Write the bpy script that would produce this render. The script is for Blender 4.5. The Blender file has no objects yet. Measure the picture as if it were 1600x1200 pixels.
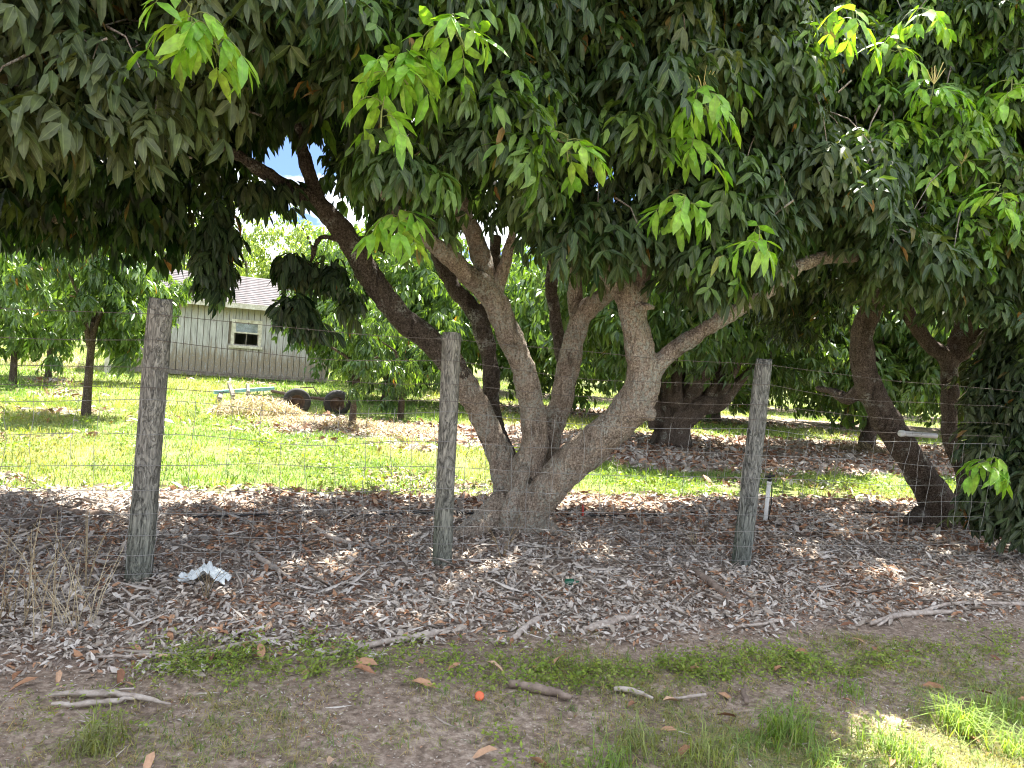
import bpy, math, random
import numpy as np
from mathutils import Vector, Matrix, noise

# ------------------------------------------------------------------ camera, sky, sun, exposure
sc = bpy.context.scene
COL = sc.collection
R_ = math.radians
CAM_H, PITCH, ROLL, FPX = 1.55, math.atan(48 / 1155), R_(4.5), 1155.0
f0 = Vector((0, math.cos(PITCH), -math.sin(PITCH)))
up0 = Vector((0, math.sin(PITCH), math.cos(PITCH)))
rt0 = Vector((1, 0, 0))
CR = rt0 * math.cos(ROLL) + up0 * math.sin(ROLL)
CU = up0 * math.cos(ROLL) - rt0 * math.sin(ROLL)
cam_data = bpy.data.cameras.new('camera')
cam_data.sensor_width = 36
cam_data.lens = 26
cam_data.clip_start = 0.05
cam_data.clip_end = 2000
cam = bpy.data.objects.new('camera', cam_data)
COL.objects.link(cam)
M3 = Matrix((CR, CU, -f0)).transposed()
cam.matrix_world = Matrix.Translation((0, 0, CAM_H)) @ M3.to_4x4()
sc.camera = cam

SUN_EL, SUN_AZ = R_(61), R_(13)          # azimuth measured from the viewing direction towards the right
sun_dir = Vector((math.sin(SUN_AZ) * math.cos(SUN_EL), math.cos(SUN_AZ) * math.cos(SUN_EL), math.sin(SUN_EL)))
world = bpy.data.worlds.new('World')
sc.world = world
world.use_nodes = True
wn, wl = world.node_tree.nodes, world.node_tree.links
wn.clear()
sky = wn.new('ShaderNodeTexSky')
sky.sky_type = 'NISHITA'
sky.sun_disc = False
sky.sun_elevation = SUN_EL
sky.sun_rotation = SUN_AZ
sky.air_density = 1.0
sky.altitude = 2500
sky.dust_density = 0.0
sky.ozone_density = 1.2
bg = wn.new('ShaderNodeBackground')
bg.inputs['Strength'].default_value = 0.07
wo = wn.new('ShaderNodeOutputWorld')
tcw = wn.new('ShaderNodeTexCoord')
# look the sky colour up higher than the viewing direction: a clear, haze-free horizon
mps = wn.new('ShaderNodeMapping')
mps.inputs['Scale'].default_value = (1, 1, 1.5)
mps.inputs['Location'].default_value = (0, 0, 0.45)
nrs = wn.new('ShaderNodeVectorMath')
nrs.operation = 'NORMALIZE'
wl.new(tcw.outputs['Generated'], mps.inputs['Vector'])
wl.new(mps.outputs['Vector'], nrs.inputs[0])
wl.new(nrs.outputs[0], sky.inputs['Vector'])
cn = wn.new('ShaderNodeTexNoise')
cn.inputs['Scale'].default_value = 3.2
cn.inputs['Detail'].default_value = 7
cn.inputs['Roughness'].default_value = 0.58
mpw = wn.new('ShaderNodeMapping')
mpw.inputs['Scale'].default_value = (1, 1, 2.4)
mpw.inputs['Location'].default_value = (-2.486, -1.579, 1.808)
wl.new(tcw.outputs['Generated'], mpw.inputs['Vector'])
wl.new(mpw.outputs['Vector'], cn.inputs['Vector'])
crw = wn.new('ShaderNodeValToRGB')
crw.color_ramp.elements[0].position = 0.47
crw.color_ramp.elements[1].position = 0.60
wl.new(cn.outputs['Fac'], crw.inputs['Fac'])
mxw = wn.new('ShaderNodeMix')
mxw.data_type = 'RGBA'
mxw.inputs['B'].default_value = (15.1, 15.2, 15.3, 1)
wl.new(crw.outputs['Color'], mxw.inputs['Factor'])
wl.new(sky.outputs['Color'], mxw.inputs['A'])
wl.new(mxw.outputs['Result'], bg.inputs['Color'])
wl.new(bg.outputs['Background'], wo.inputs['Surface'])

sun_data = bpy.data.lights.new('sun', 'SUN')
sun_data.energy = 4.8
sun_data.angle = R_(0.55)
sun_data.color = (1.0, 0.95, 0.86)
sun = bpy.data.objects.new('sun', sun_data)
COL.objects.link(sun)
sun.rotation_euler = (-sun_dir).to_track_quat('-Z', 'Y').to_euler()

sc.view_settings.view_transform = 'Standard'
sc.view_settings.look = 'None'
sc.view_settings.exposure = 2.4
sc.view_settings.gamma = 1.0
sc.view_settings.use_curve_mapping = False
sc.render.engine = 'CYCLES'
sc.cycles.use_denoising = True
sc.cycles.filter_width = 1.1
sc.cycles.max_bounces = 8
sc.cycles.diffuse_bounces = 4
sc.cycles.glossy_bounces = 2
sc.cycles.transmission_bounces = 5
sc.cycles.transparent_max_bounces = 4
sc.cycles.sample_clamp_indirect = 6.0

# ------------------------------------------------------------------ helpers
rng = np.random.default_rng(7)
random.seed(7)
CAMP = Vector((0, 0, CAM_H))


def at(px, py, Y):
    """the point seen at photo pixel (px, py) that lies Y metres ahead"""
    d = f0 * FPX + CR * (px - 800) + CU * (600 - py)
    return CAMP + d * (Y / d.y)


def on_ground(px, py, z=0.0):
    d = f0 * FPX + CR * (px - 800) + CU * (600 - py)
    return CAMP + d * ((z - CAM_H) / d.z)


P0 = np.array((0.0, 6.44))
U2 = np.array((math.cos(R_(20)), math.sin(R_(20))))      # along the rows
N2 = np.array((-math.sin(R_(20)), math.cos(R_(20))))     # across the rows, away from the road


def un(x, y):
    dx, dy = x - P0[0], y - P0[1]
    return dx * U2[0] + dy * U2[1], dx * N2[0] + dy * N2[1]


def xy(u, n):
    return P0[0] + u * U2[0] + n * N2[0], P0[1] + u * U2[1] + n * N2[1]


def wob(x, y, s=1.0, seed=0.0):
    """cheap smooth noise of world position, about -1..1"""
    x, y = np.asarray(x) * s + seed * 3.1, np.asarray(y) * s + seed * 1.7
    return (np.sin(1.3 * x + 0.7 * y) + np.sin(-0.9 * x + 1.9 * y + 1.3) * 0.8 + np.sin(2.7 * x + 2.1 * y + 0.4) * 0.5
            + np.sin(3.9 * x - 3.1 * y + 2.2) * 0.35) / 2.2


def gz(x, y):
    x, y = np.asarray(x, float), np.asarray(y, float)
    u, n = un(x, y)
    lit = 0.055 * np.exp(-((n + 0.5) / 1.5) ** 2)
    mound = 0.015 * np.exp(-((x - 0.05) ** 2 + (y - 6.3) ** 2) / 0.6)
    return lit + mound + 0.018 * wob(x, y, 1.6) + 0.012 * wob(x, y, 5.0, 2) - 0.05


def gzf(x, y):
    return float(gz(x, y))


def zones(x, y):
    """litter, grass, dirt weights of the ground"""
    u, n = un(x, y)
    n = n + 0.11 * wob(x, y, 1.5, 5) + 0.08 * wob(x, y, 5, 6)
    e2 = 6.4 + (3.6 - 6.4) * np.clip((u - 0.5) / 3.0, 0, 1)
    step = lambda a, w=0.25: np.clip((n - a) / w + 0.5, 0, 1)
    lit = step(-2.3, 0.3) * (1 - step(1.75, 0.5))
    lit = np.maximum(lit, step(e2, 0.7) * (1 - step(8.9, 0.8)) * np.clip((u + 2.6) / 1.2, 0.12, 1))
    right = np.clip((u - 3.5) / 2, 0, 1)
    lit = np.maximum(lit, right * step(12.0, 0.8) * (1 - step(15.6, 0.8)))
    lit = np.maximum(lit, right * step(19.0, 0.8) * (1 - step(22.5, 0.8)))
    patch = np.clip(wob(x, y, 0.9, 9) * 1.5 - 0.45, 0, 1) * (n > 2)
    lit = np.maximum(lit, patch * 0.8)
    dirt = 1 - step(-2.3, 0.3)
    grass = np.clip(1 - lit - dirt, 0, 1)
    verge = np.clip((-3.15 - n) / 0.35 + 0.35 * wob(x, y, 3, 3), 0, 1) * np.clip((u + 1.2) / 1.2, 0, 1)
    return lit, grass, dirt, verge


def link(name, me, mat=None, parent=None):
    o = bpy.data.objects.new(name, me)
    COL.objects.link(o)
    if me is not None and mat is not None:
        if not me.materials:
            me.materials.append(mat)
    if parent is not None:
        o.parent = parent
    return o


def tag(o, label=None, cat=None, group=None, kind=None):
    for k, v in (('label', label), ('category', cat), ('group', group), ('kind', kind)):
        if v:
            o[k] = v
    return o


def empty(name, loc, label, cat, group=None, rz=0.0):
    o = bpy.data.objects.new(name, None)
    o.empty_display_size = 0.1
    o.location = loc
    o.rotation_euler = (0, 0, rz)
    COL.objects.link(o)
    return tag(o, label, cat, group)


def tri_mesh(name, V, F, C=None, smooth=True):
    V = np.ascontiguousarray(V, np.float32).reshape(-1, 3)
    F = np.ascontiguousarray(F, np.int32).reshape(-1, 3)
    me = bpy.data.meshes.new(name)
    me.vertices.add(len(V))
    me.vertices.foreach_set('co', V.ravel())
    me.loops.add(F.size)
    me.loops.foreach_set('vertex_index', F.ravel())
    me.polygons.add(len(F))
    me.polygons.foreach_set('loop_start', np.arange(0, F.size, 3, dtype=np.int32))
    if C is not None:
        a = me.attributes.new('tint', 'FLOAT_COLOR', 'POINT')
        a.data.foreach_set('color', np.ascontiguousarray(C, np.float32).ravel())
    me.update(calc_edges=True)
    if smooth:
        me.shade_smooth()
    return me


class MB:
    """collects boxes, tubes and lathes into one mesh"""

    def __init__(self):
        self.V, self.F = [], []

    def add(self, V, F):
        b = len(self.V)
        self.V += [tuple(v) for v in V]
        self.F += [tuple(i + b for i in f) for f in F]
        return self

    def box(self, x0, x1, y0, y1, z0, z1):
        V = [(x, y, z) for z in (z0, z1) for y in (y0, y1) for x in (x0, x1)]
        return self.add(V, [(0, 2, 3, 1), (4, 5, 7, 6), (0, 1, 5, 4), (2, 6, 7, 3), (0, 4, 6, 2), (1, 3, 7, 5)])

    def tube(self, pts, radii, sides=8, cap=True, squash=None):
        pts = [Vector(p) for p in pts]
        n = len(pts)
        if not hasattr(radii, '__len__'):
            radii = [radii] * n
        V, F = [], []
        t = (pts[1] - pts[0]).normalized()
        ref = Vector((0, 0, 1)) if abs(t.z) < 0.9 else Vector((1, 0, 0))
        a = t.cross(ref).normalized()
        for i in range(n):
            t = (pts[min(i + 1, n - 1)] - pts[max(i - 1, 0)])
            if t.length < 1e-9:
                t = Vector((0, 0, 1))
            t.normalize()
            a = (a - t * a.dot(t)).normalized()
            b = t.cross(a)
            for k in range(sides):
                an = 2 * math.pi * k / sides
                V.append(pts[i] + (a * math.cos(an) + b * math.sin(an)) * radii[i])
        for i in range(n - 1):
            for k in range(sides):
                k2 = (k + 1) % sides
                F.append((i * sides + k, i * sides + k2, (i + 1) * sides + k2, (i + 1) * sides + k))
        if cap:
            F.append(tuple(reversed(range(sides))))
            F.append(tuple((n - 1) * sides + k for k in range(sides)))
        return self.add(V, F)

    def lathe(self, prof, sides=24, axis='z'):
        V, F = [], []
        for r, z in prof:
            for k in range(sides):
                an = 2 * math.pi * k / sides
                c, s = r * math.cos(an), r * math.sin(an)
                V.append((c, s, z) if axis == 'z' else (c, z, s))
        for i in range(len(prof) - 1):
            for k in range(sides):
                k2 = (k + 1) % sides
                F.append((i * sides + k, i * sides + k2, (i + 1) * sides + k2, (i + 1) * sides + k))
        return self.add(V, F)

    def mesh(self, name, smooth=False):
        me = bpy.data.meshes.new(name)
        me.from_pydata([tuple(v) for v in self.V], [], self.F)
        me.update()
        if smooth:
            me.shade_smooth()
        return me

    def build(self, name, mat, parent=None, smooth=False):
        return link(name, self.mesh(name, smooth), mat, parent)


def spline(pts, per=6):
    """Catmull-Rom through rows of numbers"""
    P = np.array(pts, float)
    if len(P) < 3:
        t = np.linspace(0, 1, per + 1)[:, None]
        return P[0] * (1 - t) + P[1] * t
    Q = np.vstack([2 * P[0] - P[1], P, 2 * P[-1] - P[-2]])
    out = []
    for i in range(1, len(Q) - 2):
        for k in range(per):
            t = k / per
            a, b, c, d = Q[i - 1], Q[i], Q[i + 1], Q[i + 2]
            out.append(0.5 * ((2 * b) + (c - a) * t + (2 * a - 5 * b + 4 * c - d) * t * t + (3 * b - a - 3 * c + d) * t ** 3))
    out.append(P[-1])
    return np.array(out)


# ------------------------------------------------------------------ materials
def mat_new(name):
    m = bpy.data.materials.new(name)
    m.use_nodes = True
    nt = m.node_tree
    nt.nodes.clear()
    out = nt.nodes.new('ShaderNodeOutputMaterial')
    return m, nt, out


def N(nt, typ, **kw):
    n = nt.nodes.new(typ)
    for k, v in kw.items():
        if k.startswith('i_'):
            n.inputs[k[2:].replace('_', ' ')].default_value = v
        else:
            setattr(n, k, v)
    return n


def ramp(nt, stops, fac=None, interp='LINEAR'):
    r = nt.nodes.new('ShaderNodeValToRGB')
    r.color_ramp.interpolation = interp
    e = r.color_ramp.elements
    while len(e) < len(stops):
        e.new(0.5)
    for i, (p, c) in enumerate(stops):
        e[i].position = p
        e[i].color = c if len(c) == 4 else (*c, 1)
    if fac is not None:
        nt.links.new(fac, r.inputs['Fac'])
    return r


def mixc(nt, fac, a, b, mode='MIX'):
    m = nt.nodes.new('ShaderNodeMix')
    m.data_type = 'RGBA'
    m.blend_type = mode
    for k, v in (('Factor', fac), ('A', a), ('B', b)):
        s = m.inputs[k]
        if hasattr(v, 'links') or hasattr(v, 'is_linked'):
            nt.links.new(v, s)
        else:
            s.default_value = v if k == 'Factor' else (*v, 1) if len(v) == 3 else v
    return m.outputs['Result']


def math_(nt, op, a, b=None, clamp=False):
    m = nt.nodes.new('ShaderNodeMath')
    m.operation = op
    m.use_clamp = clamp
    for i, v in enumerate((a, b)):
        if v is None:
            continue
        if hasattr(v, 'is_linked'):
            nt.links.new(v, m.inputs[i])
        else:
            m.inputs[i].default_value = v
    return m.outputs[0]


def noise_tex(nt, scale, detail=4, rough=0.55, vec=None, stretch=None, coord='Object', dist=0.0):
    tc = nt.nodes.new('ShaderNodeTexCoord')
    v = tc.outputs[coord] if vec is None else vec
    if stretch:
        mp = nt.nodes.new('ShaderNodeMapping')
        mp.inputs['Scale'].default_value = stretch
        nt.links.new(v, mp.inputs['Vector'])
        v = mp.outputs['Vector']
    n = nt.nodes.new('ShaderNodeTexNoise')
    n.inputs['Scale'].default_value = scale
    n.inputs['Detail'].default_value = detail
    n.inputs['Roughness'].default_value = rough
    n.inputs['Distortion'].default_value = dist
    nt.links.new(v, n.inputs['Vector'])
    return n.outputs['Fac']


def finish(nt, out, col, rough=0.8, spec=0.3, bump=None, bstr=0.4, bdist=0.01, metal=0.0):
    p = nt.nodes.new('ShaderNodeBsdfPrincipled')
    if hasattr(col, 'is_linked'):
        nt.links.new(col, p.inputs['Base Color'])
    else:
        p.inputs['Base Color'].default_value = (*col, 1)
    if hasattr(rough, 'is_linked'):
        nt.links.new(rough, p.inputs['Roughness'])
    else:
        p.inputs['Roughness'].default_value = rough
    p.inputs['Specular IOR Level'].default_value = spec
    p.inputs['Metallic'].default_value = metal
    if bump is not None:
        b = nt.nodes.new('ShaderNodeBump')
        b.inputs['Strength'].default_value = bstr
        b.inputs['Distance'].default_value = bdist
        nt.links.new(bump, b.inputs['Height'])
        nt.links.new(b.outputs['Normal'], p.inputs['Normal'])
    nt.links.new(p.outputs[0], out.inputs['Surface'])
    return p


def simple_mat(name, c1, c2, scale=8, rough=0.7, spec=0.3, bstr=0.3, metal=0.0, stretch=None, bdist=0.01):
    m, nt, out = mat_new(name)
    n = noise_tex(nt, scale, 5, 0.6, stretch=stretch)
    r = ramp(nt, [(0.3, c1), (0.7, c2)], n)
    finish(nt, out, r.outputs['Color'], rough, spec, n, bstr, bdist, metal)
    return m


def leaf_material(name, old, young, dust, trans=0.3, rough=0.4, spec=0.45, dead=(0.30, 0.13, 0.035)):
    m, nt, out = mat_new(name)
    at_ = N(nt, 'ShaderNodeAttribute', attribute_name='tint')
    sp = N(nt, 'ShaderNodeSeparateColor')
    nt.links.new(at_.outputs['Color'], sp.inputs['Color'])
    oi = N(nt, 'ShaderNodeObjectInfo')
    rnd = math_(nt, 'FRACT', math_(nt, 'ADD', sp.outputs['Red'], oi.outputs['Random']))
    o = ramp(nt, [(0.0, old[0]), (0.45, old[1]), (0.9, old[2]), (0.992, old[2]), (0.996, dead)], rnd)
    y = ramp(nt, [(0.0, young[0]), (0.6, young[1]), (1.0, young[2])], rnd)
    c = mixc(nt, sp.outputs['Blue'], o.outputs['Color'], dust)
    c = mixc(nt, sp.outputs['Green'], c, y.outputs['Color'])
    n = noise_tex(nt, 22, 3, 0.6)
    c = mixc(nt, 0.75, c, ramp(nt, [(0.3, (0.45, 0.45, 0.4)), (0.7, (1.35, 1.35, 1.2))], n).outputs['Color'], 'MULTIPLY')
    rib = ramp(nt, [(0.03, (1, 1, 1)), (0.13, (0, 0, 0))], at_.outputs['Alpha']).outputs['Color']
    c = mixc(nt, math_(nt, 'MULTIPLY', rib, 0.45), c, mixc(nt, 0.6, c, (0.32, 0.38, 0.16)))
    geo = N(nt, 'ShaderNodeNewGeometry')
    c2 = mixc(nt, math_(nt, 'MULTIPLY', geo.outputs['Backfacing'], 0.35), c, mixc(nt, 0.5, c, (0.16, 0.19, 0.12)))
    p = nt.nodes.new('ShaderNodeBsdfPrincipled')
    nt.links.new(c2, p.inputs['Base Color'])
    p.inputs['Roughness'].default_value = rough
    p.inputs['Specular IOR Level'].default_value = spec
    t = nt.nodes.new('ShaderNodeBsdfTranslucent')
    tcol = mixc(nt, 1.0, c, (1.7, 1.6, 0.55), 'MULTIPLY')
    nt.links.new(tcol, t.inputs['Color'])
    ms = nt.nodes.new('ShaderNodeMixShader')
    ms.inputs[0].default_value = trans
    nt.links.new(p.outputs[0], ms.inputs[1])
    nt.links.new(t.outputs[0], ms.inputs[2])
    nt.links.new(ms.outputs[0], out.inputs['Surface'])
    return m


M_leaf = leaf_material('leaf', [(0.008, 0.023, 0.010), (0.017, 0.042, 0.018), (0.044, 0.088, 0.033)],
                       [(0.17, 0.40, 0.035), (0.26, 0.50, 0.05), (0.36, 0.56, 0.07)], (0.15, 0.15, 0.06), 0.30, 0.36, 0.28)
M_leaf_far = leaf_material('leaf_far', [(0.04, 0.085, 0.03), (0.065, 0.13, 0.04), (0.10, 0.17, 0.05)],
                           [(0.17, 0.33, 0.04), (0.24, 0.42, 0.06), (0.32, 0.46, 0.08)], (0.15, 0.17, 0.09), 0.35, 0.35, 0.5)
M_leaf_airy = leaf_material('leaf_airy', [(0.12, 0.19, 0.06), (0.17, 0.26, 0.08), (0.23, 0.31, 0.10)],
                            [(0.25, 0.35, 0.08), (0.3, 0.4, 0.1), (0.35, 0.42, 0.12)], (0.2, 0.22, 0.12), 0.4, 0.5, 0.3, (0.28, 0.22, 0.08))
M_grass = leaf_material('grass_blade', [(0.075, 0.175, 0.035), (0.13, 0.25, 0.055), (0.21, 0.31, 0.085)],
                        [(0.20, 0.32, 0.05), (0.26, 0.40, 0.07), (0.32, 0.42, 0.09)], (0.42, 0.34, 0.19), 0.35, 0.55, 0.25, (0.45, 0.36, 0.2))
M_weed = leaf_material('weed_leaf', [(0.13, 0.21, 0.035), (0.20, 0.29, 0.045), (0.28, 0.36, 0.06)],
                       [(0.16, 0.27, 0.05), (0.2, 0.3, 0.06), (0.25, 0.32, 0.07)], (0.3, 0.27, 0.13), 0.3, 0.5, 0.3, (0.4, 0.25, 0.1))


def litter_material():
    m, nt, out = mat_new('dead_leaf')
    at_ = N(nt, 'ShaderNodeAttribute', attribute_name='tint')
    sp = N(nt, 'ShaderNodeSeparateColor')
    nt.links.new(at_.outputs['Color'], sp.inputs['Color'])
    oi = N(nt, 'ShaderNodeObjectInfo')
    rnd = math_(nt, 'FRACT', math_(nt, 'ADD', sp.outputs['Red'], oi.outputs['Random']))
    grey = ramp(nt, [(0.0, (0.27, 0.225, 0.18)), (0.3, (0.40, 0.345, 0.29)), (0.65, (0.51, 0.455, 0.40)), (1.0, (0.62, 0.575, 0.52))], rnd)
    brown = ramp(nt, [(0.0, (0.20, 0.095, 0.055)), (0.4, (0.34, 0.175, 0.095)), (0.75, (0.46, 0.27, 0.16)), (1.0, (0.55, 0.38, 0.25))], rnd)
    c = mixc(nt, sp.outputs['Green'], grey.outputs['Color'], brown.outputs['Color'])
    n = noise_tex(nt, 60, 4, 0.6)
    c = mixc(nt, 0.55, c, ramp(nt, [(0.3, (0.6, 0.58, 0.56)), (0.7, (1.2, 1.2, 1.2))], n).outputs['Color'], 'MULTIPLY')
    finish(nt, out, c, 0.62, 0.3)
    return m


M_litter = litter_material()


def bark_material(name, c_dark, c_mid, c_light, lichen=(0.40, 0.41, 0.355), lich=0.62):
    m, nt, out = mat_new(name)
    fine = noise_tex(nt, 70, 6, 0.7)
    mid = noise_tex(nt, 14, 5, 0.6, dist=0.6)
    tc = nt.nodes.new('ShaderNodeTexCoord')
    mp = nt.nodes.new('ShaderNodeMapping')
    mp.inputs['Scale'].default_value = (1, 1, 0.45)
    nt.links.new(tc.outputs['Object'], mp.inputs['Vector'])
    vo = N(nt, 'ShaderNodeTexVoronoi', feature='DISTANCE_TO_EDGE')
    vo.inputs['Scale'].default_value = 42
    nt.links.new(mp.outputs['Vector'], vo.inputs['Vector'])
    crack = ramp(nt, [(0.0, (0, 0, 0)), (0.11, (1, 1, 1))], vo.outputs['Distance']).outputs['Color']
    c = ramp(nt, [(0.36, c_dark), (0.5, c_mid), (0.64, c_light)], fine).outputs['Color']
    c = mixc(nt, 0.6, c, ramp(nt, [(0.3, (0.62, 0.58, 0.54)), (0.7, (1.25, 1.25, 1.22))], mid).outputs['Color'], 'MULTIPLY')
    c = mixc(nt, 0.28, c, mixc(nt, crack, (0.35, 0.32, 0.3), (1, 1, 1)), 'MULTIPLY')
    stain = noise_tex(nt, 3.2, 5, 0.6, stretch=(1, 1, 0.5), dist=0.8)
    c = mixc(nt, 0.8, c, ramp(nt, [(0.36, (0.40, 0.38, 0.36)), (0.46, (1, 1, 1)), (0.7, (1.15, 1.12, 1.08))], stain).outputs['Color'], 'MULTIPLY')
    fis = noise_tex(nt, 12, 5, 0.65, stretch=(3.2, 3.2, 0.5), dist=0.5)
    fism = ramp(nt, [(0.36, (0, 0, 0)), (0.44, (1, 1, 1))], fis).outputs['Color']
    c = mixc(nt, 0.45, c, mixc(nt, fism, (0.4, 0.37, 0.34), (1, 1, 1)), 'MULTIPLY')
    l1 = noise_tex(nt, 5, 3, 0.6)
    l2 = noise_tex(nt, 45, 4, 0.65)
    lm = math_(nt, 'MULTIPLY', ramp(nt, [(lich - 0.08, (0, 0, 0)), (lich + 0.04, (1, 1, 1))], l1).outputs['Color'],
               ramp(nt, [(0.46, (0, 0, 0)), (0.56, (1, 1, 1))], l2).outputs['Color'])
    c = mixc(nt, math_(nt, 'MULTIPLY', lm, 0.75), c, lichen)
    h = math_(nt, 'ADD', math_(nt, 'ADD', math_(nt, 'MULTIPLY', crack, 0.3), math_(nt, 'MULTIPLY', fism, 0.5)), math_(nt, 'ADD', fine, mid))
    finish(nt, out, c, 0.88, 0.2, h, 1.0, 0.02)
    return m


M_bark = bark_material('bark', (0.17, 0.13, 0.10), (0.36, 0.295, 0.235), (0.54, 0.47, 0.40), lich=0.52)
M_bark3 = bark_material('bark_shaded', (0.045, 0.035, 0.028), (0.105, 0.085, 0.068), (0.19, 0.16, 0.135), lich=0.62)  # bark colour darkened to put the deep canopy shade into these limbs
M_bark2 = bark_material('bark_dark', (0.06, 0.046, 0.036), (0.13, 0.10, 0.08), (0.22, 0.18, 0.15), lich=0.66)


def ground_material():
    m, nt, out = mat_new('soil_and_turf')
    at_ = N(nt, 'ShaderNodeAttribute', attribute_name='tint')
    sp = N(nt, 'ShaderNodeSeparateColor')
    nt.links.new(at_.outputs['Color'], sp.inputs['Color'])
    n1 = noise_tex(nt, 2.2, 6, 0.65)
    n2 = noise_tex(nt, 28, 6, 0.7)
    n3 = noise_tex(nt, 140, 3, 0.7)
    dirt = ramp(nt, [(0.32, (0.12, 0.09, 0.068)), (0.5, (0.27, 0.208, 0.16)), (0.68, (0.46, 0.38, 0.305))], n2).outputs['Color']
    dirt = mixc(nt, 0.7, dirt, ramp(nt, [(0.3, (0.72, 0.68, 0.66)), (0.7, (1.2, 1.2, 1.2))], n1).outputs['Color'], 'MULTIPLY')
    vo = N(nt, 'ShaderNodeTexVoronoi', feature='F1')
    vo.inputs['Scale'].default_value = 55
    tc = nt.nodes.new('ShaderNodeTexCoord')
    nt.links.new(tc.outputs['Object'], vo.inputs['Vector'])
    sel = math_(nt, 'GREATER_THAN', N(nt, 'ShaderNodeSeparateColor').outputs[0], 2.0)
    spc = nt.nodes.new('ShaderNodeSeparateColor')
    nt.links.new(vo.outputs['Color'], spc.inputs['Color'])
    chip = math_(nt, 'MULTIPLY', math_(nt, 'LESS_THAN', vo.outputs['Distance'], 0.28), math_(nt, 'GREATER_THAN', spc.outputs['Red'], 0.80))
    dirt = mixc(nt, math_(nt, 'MULTIPLY', chip, 0.7), dirt, (0.50, 0.44, 0.36))
    lit = ramp(nt, [(0.3, (0.17, 0.135, 0.11)), (0.5, (0.30, 0.25, 0.21)), (0.72, (0.46, 0.40, 0.345))], n2).outputs['Color']
    lit = mixc(nt, 0.5, lit, ramp(nt, [(0.35, (0.8, 0.55, 0.4)), (0.65, (1.1, 1.1, 1.1))], n1).outputs['Color'], 'MULTIPLY')
    gr = ramp(nt, [(0.3, (0.10, 0.13, 0.04)), (0.5, (0.18, 0.215, 0.07)), (0.7, (0.32, 0.28, 0.14))], n2).outputs['Color']
    edge = math_(nt, 'MULTIPLY', math_(nt, 'SUBTRACT', n2, 0.5), 1.2)
    fg = ramp(nt, [(0.4, (0, 0, 0)), (0.6, (1, 1, 1))], math_(nt, 'ADD', sp.outputs['Green'], edge)).outputs['Color']
    fl = ramp(nt, [(0.4, (0, 0, 0)), (0.6, (1, 1, 1))], math_(nt, 'ADD', sp.outputs['Red'], edge)).outputs['Color']
    c = mixc(nt, fl, dirt, lit)
    c = mixc(nt, fg, c, gr)
    h = math_(nt, 'ADD', n2, math_(nt, 'MULTIPLY', n3, 0.4))
    finish(nt, out, c, 0.95, 0.12, h, 0.6, 0.02)
    return m


M_ground = ground_material()


def post_material():
    m, nt, out = mat_new('weathered_post_wood')
    gr = noise_tex(nt, 5.5, 6, 0.62, stretch=(4.5, 4.5, 0.9), dist=2.2)
    gr2 = noise_tex(nt, 40, 4, 0.6, stretch=(3, 3, 0.25))
    blot = noise_tex(nt, 3.0, 4, 0.6, stretch=(1, 1, 0.6))
    c = ramp(nt, [(0.33, (0.09, 0.09, 0.086)), (0.43, (0.19, 0.188, 0.18)), (0.56, (0.29, 0.285, 0.27)), (0.74, (0.42, 0.41, 0.385))], gr).outputs['Color']
    c = mixc(nt, 0.55, c, ramp(nt, [(0.35, (0.5, 0.5, 0.5)), (0.6, (1.15, 1.15, 1.15))], gr2).outputs['Color'], 'MULTIPLY')
    wv = noise_tex(nt, 2.6, 4, 0.55, stretch=(4.5, 4.5, 1.3), dist=2.6)
    ck = ramp(nt, [(0.455, (1, 1, 1)), (0.485, (0.12, 0.12, 0.12)), (0.50, (0.12, 0.12, 0.12)), (0.53, (1, 1, 1))], wv).outputs['Color']
    c = mixc(nt, 0.42, c, ck, 'MULTIPLY')
    orn = N(nt, 'ShaderNodeObjectInfo')
    c = mixc(nt, 1.0, c, mixc(nt, orn.outputs['Random'], (0.95, 1.0, 1.02), (1.3, 1.25, 1.12)), 'MULTIPLY')
    oi = N(nt, 'ShaderNodeTexCoord')
    spx = N(nt, 'ShaderNodeSeparateXYZ')
    nt.links.new(oi.outputs['Object'], spx.inputs[0])
    damp = ramp(nt, [(0.45, (1, 1, 1)), (1.25, (0, 0, 0))], math_(nt, 'ADD', spx.outputs['Z'], math_(nt, 'MULTIPLY', blot, 0.6))).outputs['Color']
    c = mixc(nt, math_(nt, 'MULTIPLY', damp, 0.65), c, mixc(nt, 1.0, c, (0.55, 0.64, 0.60), 'MULTIPLY'))
    side = ramp(nt, [(-0.0, (1, 1, 1)), (0.35, (0, 0, 0))], math_(nt, 'MULTIPLY', math_(nt, 'ADD', spx.outputs['X'], 0.085), 6.0)).outputs['Color']
    c = mixc(nt, math_(nt, 'MULTIPLY', math_(nt, 'MULTIPLY', side, damp), 0.55), c, (0.09, 0.115, 0.06))
    h = math_(nt, 'ADD', math_(nt, 'ADD', gr, math_(nt, 'MULTIPLY', ck, 0.5)), math_(nt, 'MULTIPLY', gr2, 0.6))
    finish(nt, out, c, 0.9, 0.15, h, 0.9, 0.025)
    return m


M_post = post_material()
M_wire = simple_mat('galvanised_wire', (0.24, 0.23, 0.21), (0.38, 0.37, 0.35), 30, 0.6, 0.3, 0.1, 0.3)
M_rustwire = simple_mat('rusty_wire', (0.12, 0.095, 0.08), (0.24, 0.21, 0.19), 20, 0.65, 0.3, 0.1, 0.3)


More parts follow.
